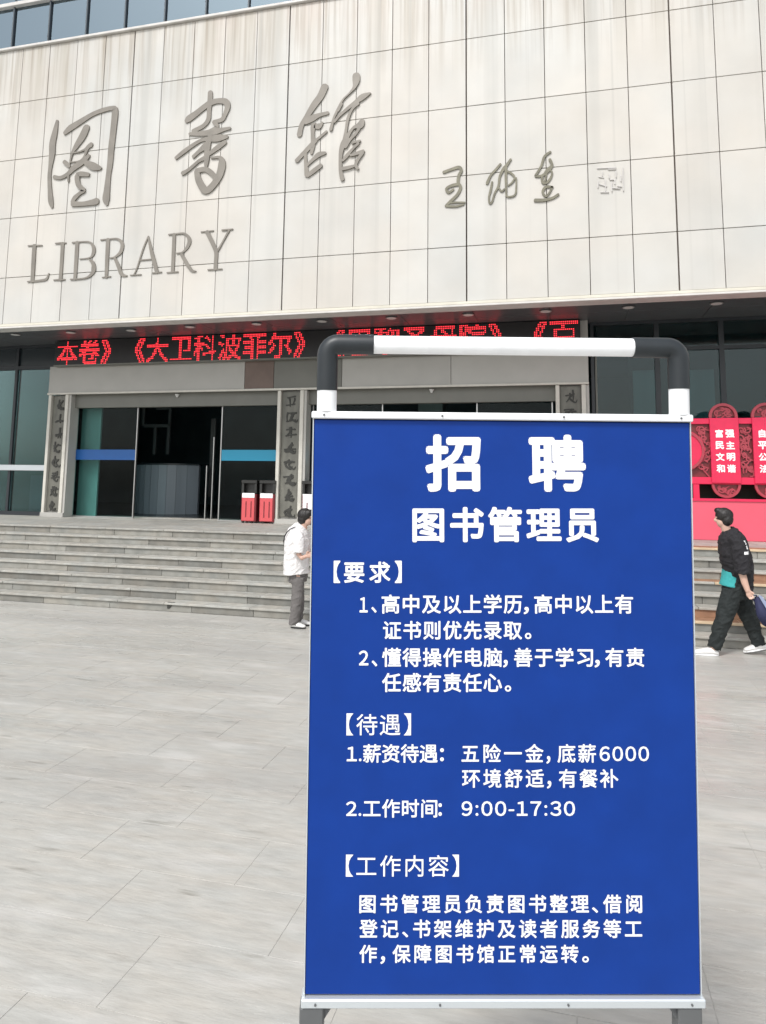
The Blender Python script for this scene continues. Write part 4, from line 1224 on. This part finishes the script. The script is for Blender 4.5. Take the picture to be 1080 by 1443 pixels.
F.chain(bm, [(1033, 757, -.20, 5.2, 5.2), (1036, 780, -.23, 5.2, 5.0), (1039, 803, -.24, 4.3, 4.2), (1043, 818, -.25, 3.9, 3.6), (1047, 829, -.26, 3.0, 2.8)], 12)
F.hand(bm, 1047, 829, -.26, .5, 1, 11)
F.chain(bm, [(1030, 757, .20, 5.2, 5.2), (1040, 780, .23, 5.2, 5.0), (1047, 803, .25, 4.3, 4.2), (1054, 822, .24, 3.6, 3.4), (1057, 830, .22, 3.0, 2.8)], 12)
F.hand(bm, 1057, 829, .22, .5, 1, 11)
fuse("body", bm, .0085, M['skin'], mn, 1)
features(F, mn, 1020.5, 730, 0, .93, -1)
bm = bmesh.new(); s = F.k; c = F.P(1020.5, 730, 0)
ball(bm, c + Vector((.2 * s, 0, 3.4 * s)), 10.4 * s, 9.2 * s, 9.4 * s, 18)
ball(bm, c + Vector((4.0 * s, 0, -1.0 * s)), 6.9 * s, 8.2 * s, 8.2 * s, 16)
ball(bm, c + Vector((-6.2 * s, 0, 9.0 * s)), 4.6 * s, 6.0 * s, 3.6 * s, 14)
ball(bm, c + Vector((2.2 * s, -3 * s, -2.0 * s)), 6.4 * s, 6.6 * s, 8.0 * s, 14)
for v in bm.verts:
    v.co += Vector((math.sin(v.co.z * 260) * .003, math.sin(v.co.x * 310) * .003, math.sin(v.co.y * 280) * .003))
fuse("hair", bm, .007, M['hair'], mn, 1)
bm = bmesh.new()   # teal shirt
F.chain(bm, [(1026, 755, 0, 11, 13), (1034, 775, 0, 12, 17), (1035, 800, 0, 12.5, 17.5), (1033, 820, 0, 14, 18), (1032.5, 826, -0.0, 15, 18.5)], 18)
fuse("shirt", bm, .008, M['teal_cloth'], mn, 3, .007)
bm = bmesh.new()   # jacket, swinging open towards the back
F.chain(bm, [(1024.5, 745.5, 0, 7.5, 9), (1027, 750, 0, 11.5, 16), (1031, 760, 0, 15.5, 24), (1035.5, 780, .0, 18, 25.5), (1040, 800, .0, 17, 24.5), (1045, 818, .0, 13.5, 22), (1049, 833, .0, 9.5, 20)], 24)
F.chain(bm, [(1029, 753, -.17, 8, 8), (1035, 768, -.235, 9.5, 8), (1038, 788, -.25, 9.2, 7.6), (1040.5, 805, -.25, 8.4, 7.2)], 14)
F.chain(bm, [(1029, 753, .17, 8, 8), (1039, 772, .235, 9.5, 8), (1046, 798, .25, 8.5, 7.4), (1053, 818, .24, 7.0, 6.4)], 14)
fuse("jacket", bm, .008, M['black_cloth'], mn, 3, .013)
bm = bmesh.new()   # baggy trousers
F.chain(bm, [(1036, 810, 0, 13.8, 18), (1036.5, 830, 0, 15, 19.5), (1036.5, 842, 0, 14, 17)], 18)
F.chain(bm, [(1031, 832, -.085, 12.0, 10), (1020, 862, -.10, 10.6, 9.5), (1011, 888, -.10, 8.8, 8.5), (1004.0, 911, -.10, 7.6, 7.6)], 16)
F.chain(bm, [(1043, 832, .085, 12.5, 10), (1055, 862, .10, 11.2, 9.5), (1065, 888, .10, 9.0, 8.4), (1073.5, 912, .10, 7.6, 7.6)], 16)
fuse("trousers", bm, .008, M['dark_trouser'], mn, 3, .012)
shoe(F, 1005, vz(F, 1005, .012), -.10, 24, -1, M['shoe_white'], M['print'], 0, mn, 5.4)
shoe(F, 1078, vz(F, 1078, .075), .10, 21, -1, M['shoe_white'], M['print'], .22, mn, 5.4)
# white print on the back of the jacket
bm = bmesh.new()
bv_src = [o for o in mn.children if o.name.startswith("jacket")][0].data
bvh = BVHTree.FromPolygons([v.co for v in bv_src.vertices], [tuple(p.vertices) for p in bv_src.polygons])
def project(u, v):
    p = F.P(u, v, -1.0); h = bvh.ray_cast(p, Vector((0, 1, 0)))
    return (h[0] + Vector((0, -.004, 0))) if h[0] is not None else None
def patch(poly):
    vs = [project(u, v) for u, v in poly]
    if any(v is None for v in vs): return
    bm.faces.new([bm.verts.new(v) for v in vs])
for (u0, u1, v0, v1, sh) in ((1042, 1045.5, 760, 771, 2.5), (1040, 1050, 774, 778, 0)):
    n = 6
    for a in range(n):
        for b_ in range(3):
            U0, U1 = u0 + (u1 - u0) * a / n, u0 + (u1 - u0) * (a + 1) / n
            V0, V1 = v0 + (v1 - v0) * b_ / 3, v0 + (v1 - v0) * (b_ + 1) / 3
            q0, q1 = sh * (V0 - v0) / (v1 - v0), sh * (V1 - v0) / (v1 - v0)
            patch([(U0 + q0, V0), (U1 + q0, V0), (U1 + q1, V1), (U0 + q1, V1)])
if len(bm.faces): to_obj("jacket_print", bm, M['print'], mn)
else: bm.free()
# the bag in his far hand
tb = empty("tote_bag", bmn + Vector((.35, .2, .45)))
tag(tb, "dark navy tote with a pale blue side hanging from the walking man's hand", "bag")
G = Fig(MY, bmn + Vector((.35, .2, .45)))
bm = bmesh.new()
o_ = Vector((0, 0, 0))
pf = [(1056, 838), (1061, 835), (1087, 868), (1083, 878), (1068, 876), (1059, 862)]
f0 = [bm.verts.new(G.P(u, v, -.50)) for u, v in pf]; f1 = [bm.verts.new(G.P(u, v, -.40)) for u, v in pf]
bm.faces.new(f0); bm.faces.new(f1[::-1])
for k in range(len(pf)): bm.faces.new((f0[k], f0[(k + 1) % len(pf)], f1[(k + 1) % len(pf)], f1[k]))
bmesh.ops.bevel(bm, geom=list(bm.edges), offset=.012, segments=2, affect='EDGES')
to_obj("bag_body", bm, M['navy'], tb, True)
bm = bmesh.new(); flat(G, bm, [(1059, 833, -.512), (1064, 834, -.512), (1089, 866, -.512), (1087, 872, -.512), (1078, 864, -.512)], .01)
to_obj("bag_side", bm, M['bagstripe'], tb)
bm = bmesh.new(); tube(bm, [(G.P(1056, 842, -.45), .008, .008), (G.P(1051, 835, -.47), .008, .008), (G.P(1058, 834, -.45), .008, .008), (G.P(1063, 842, -.45), .008, .008)], 8)
to_obj("handle", bm, M['navy'], tb, True)
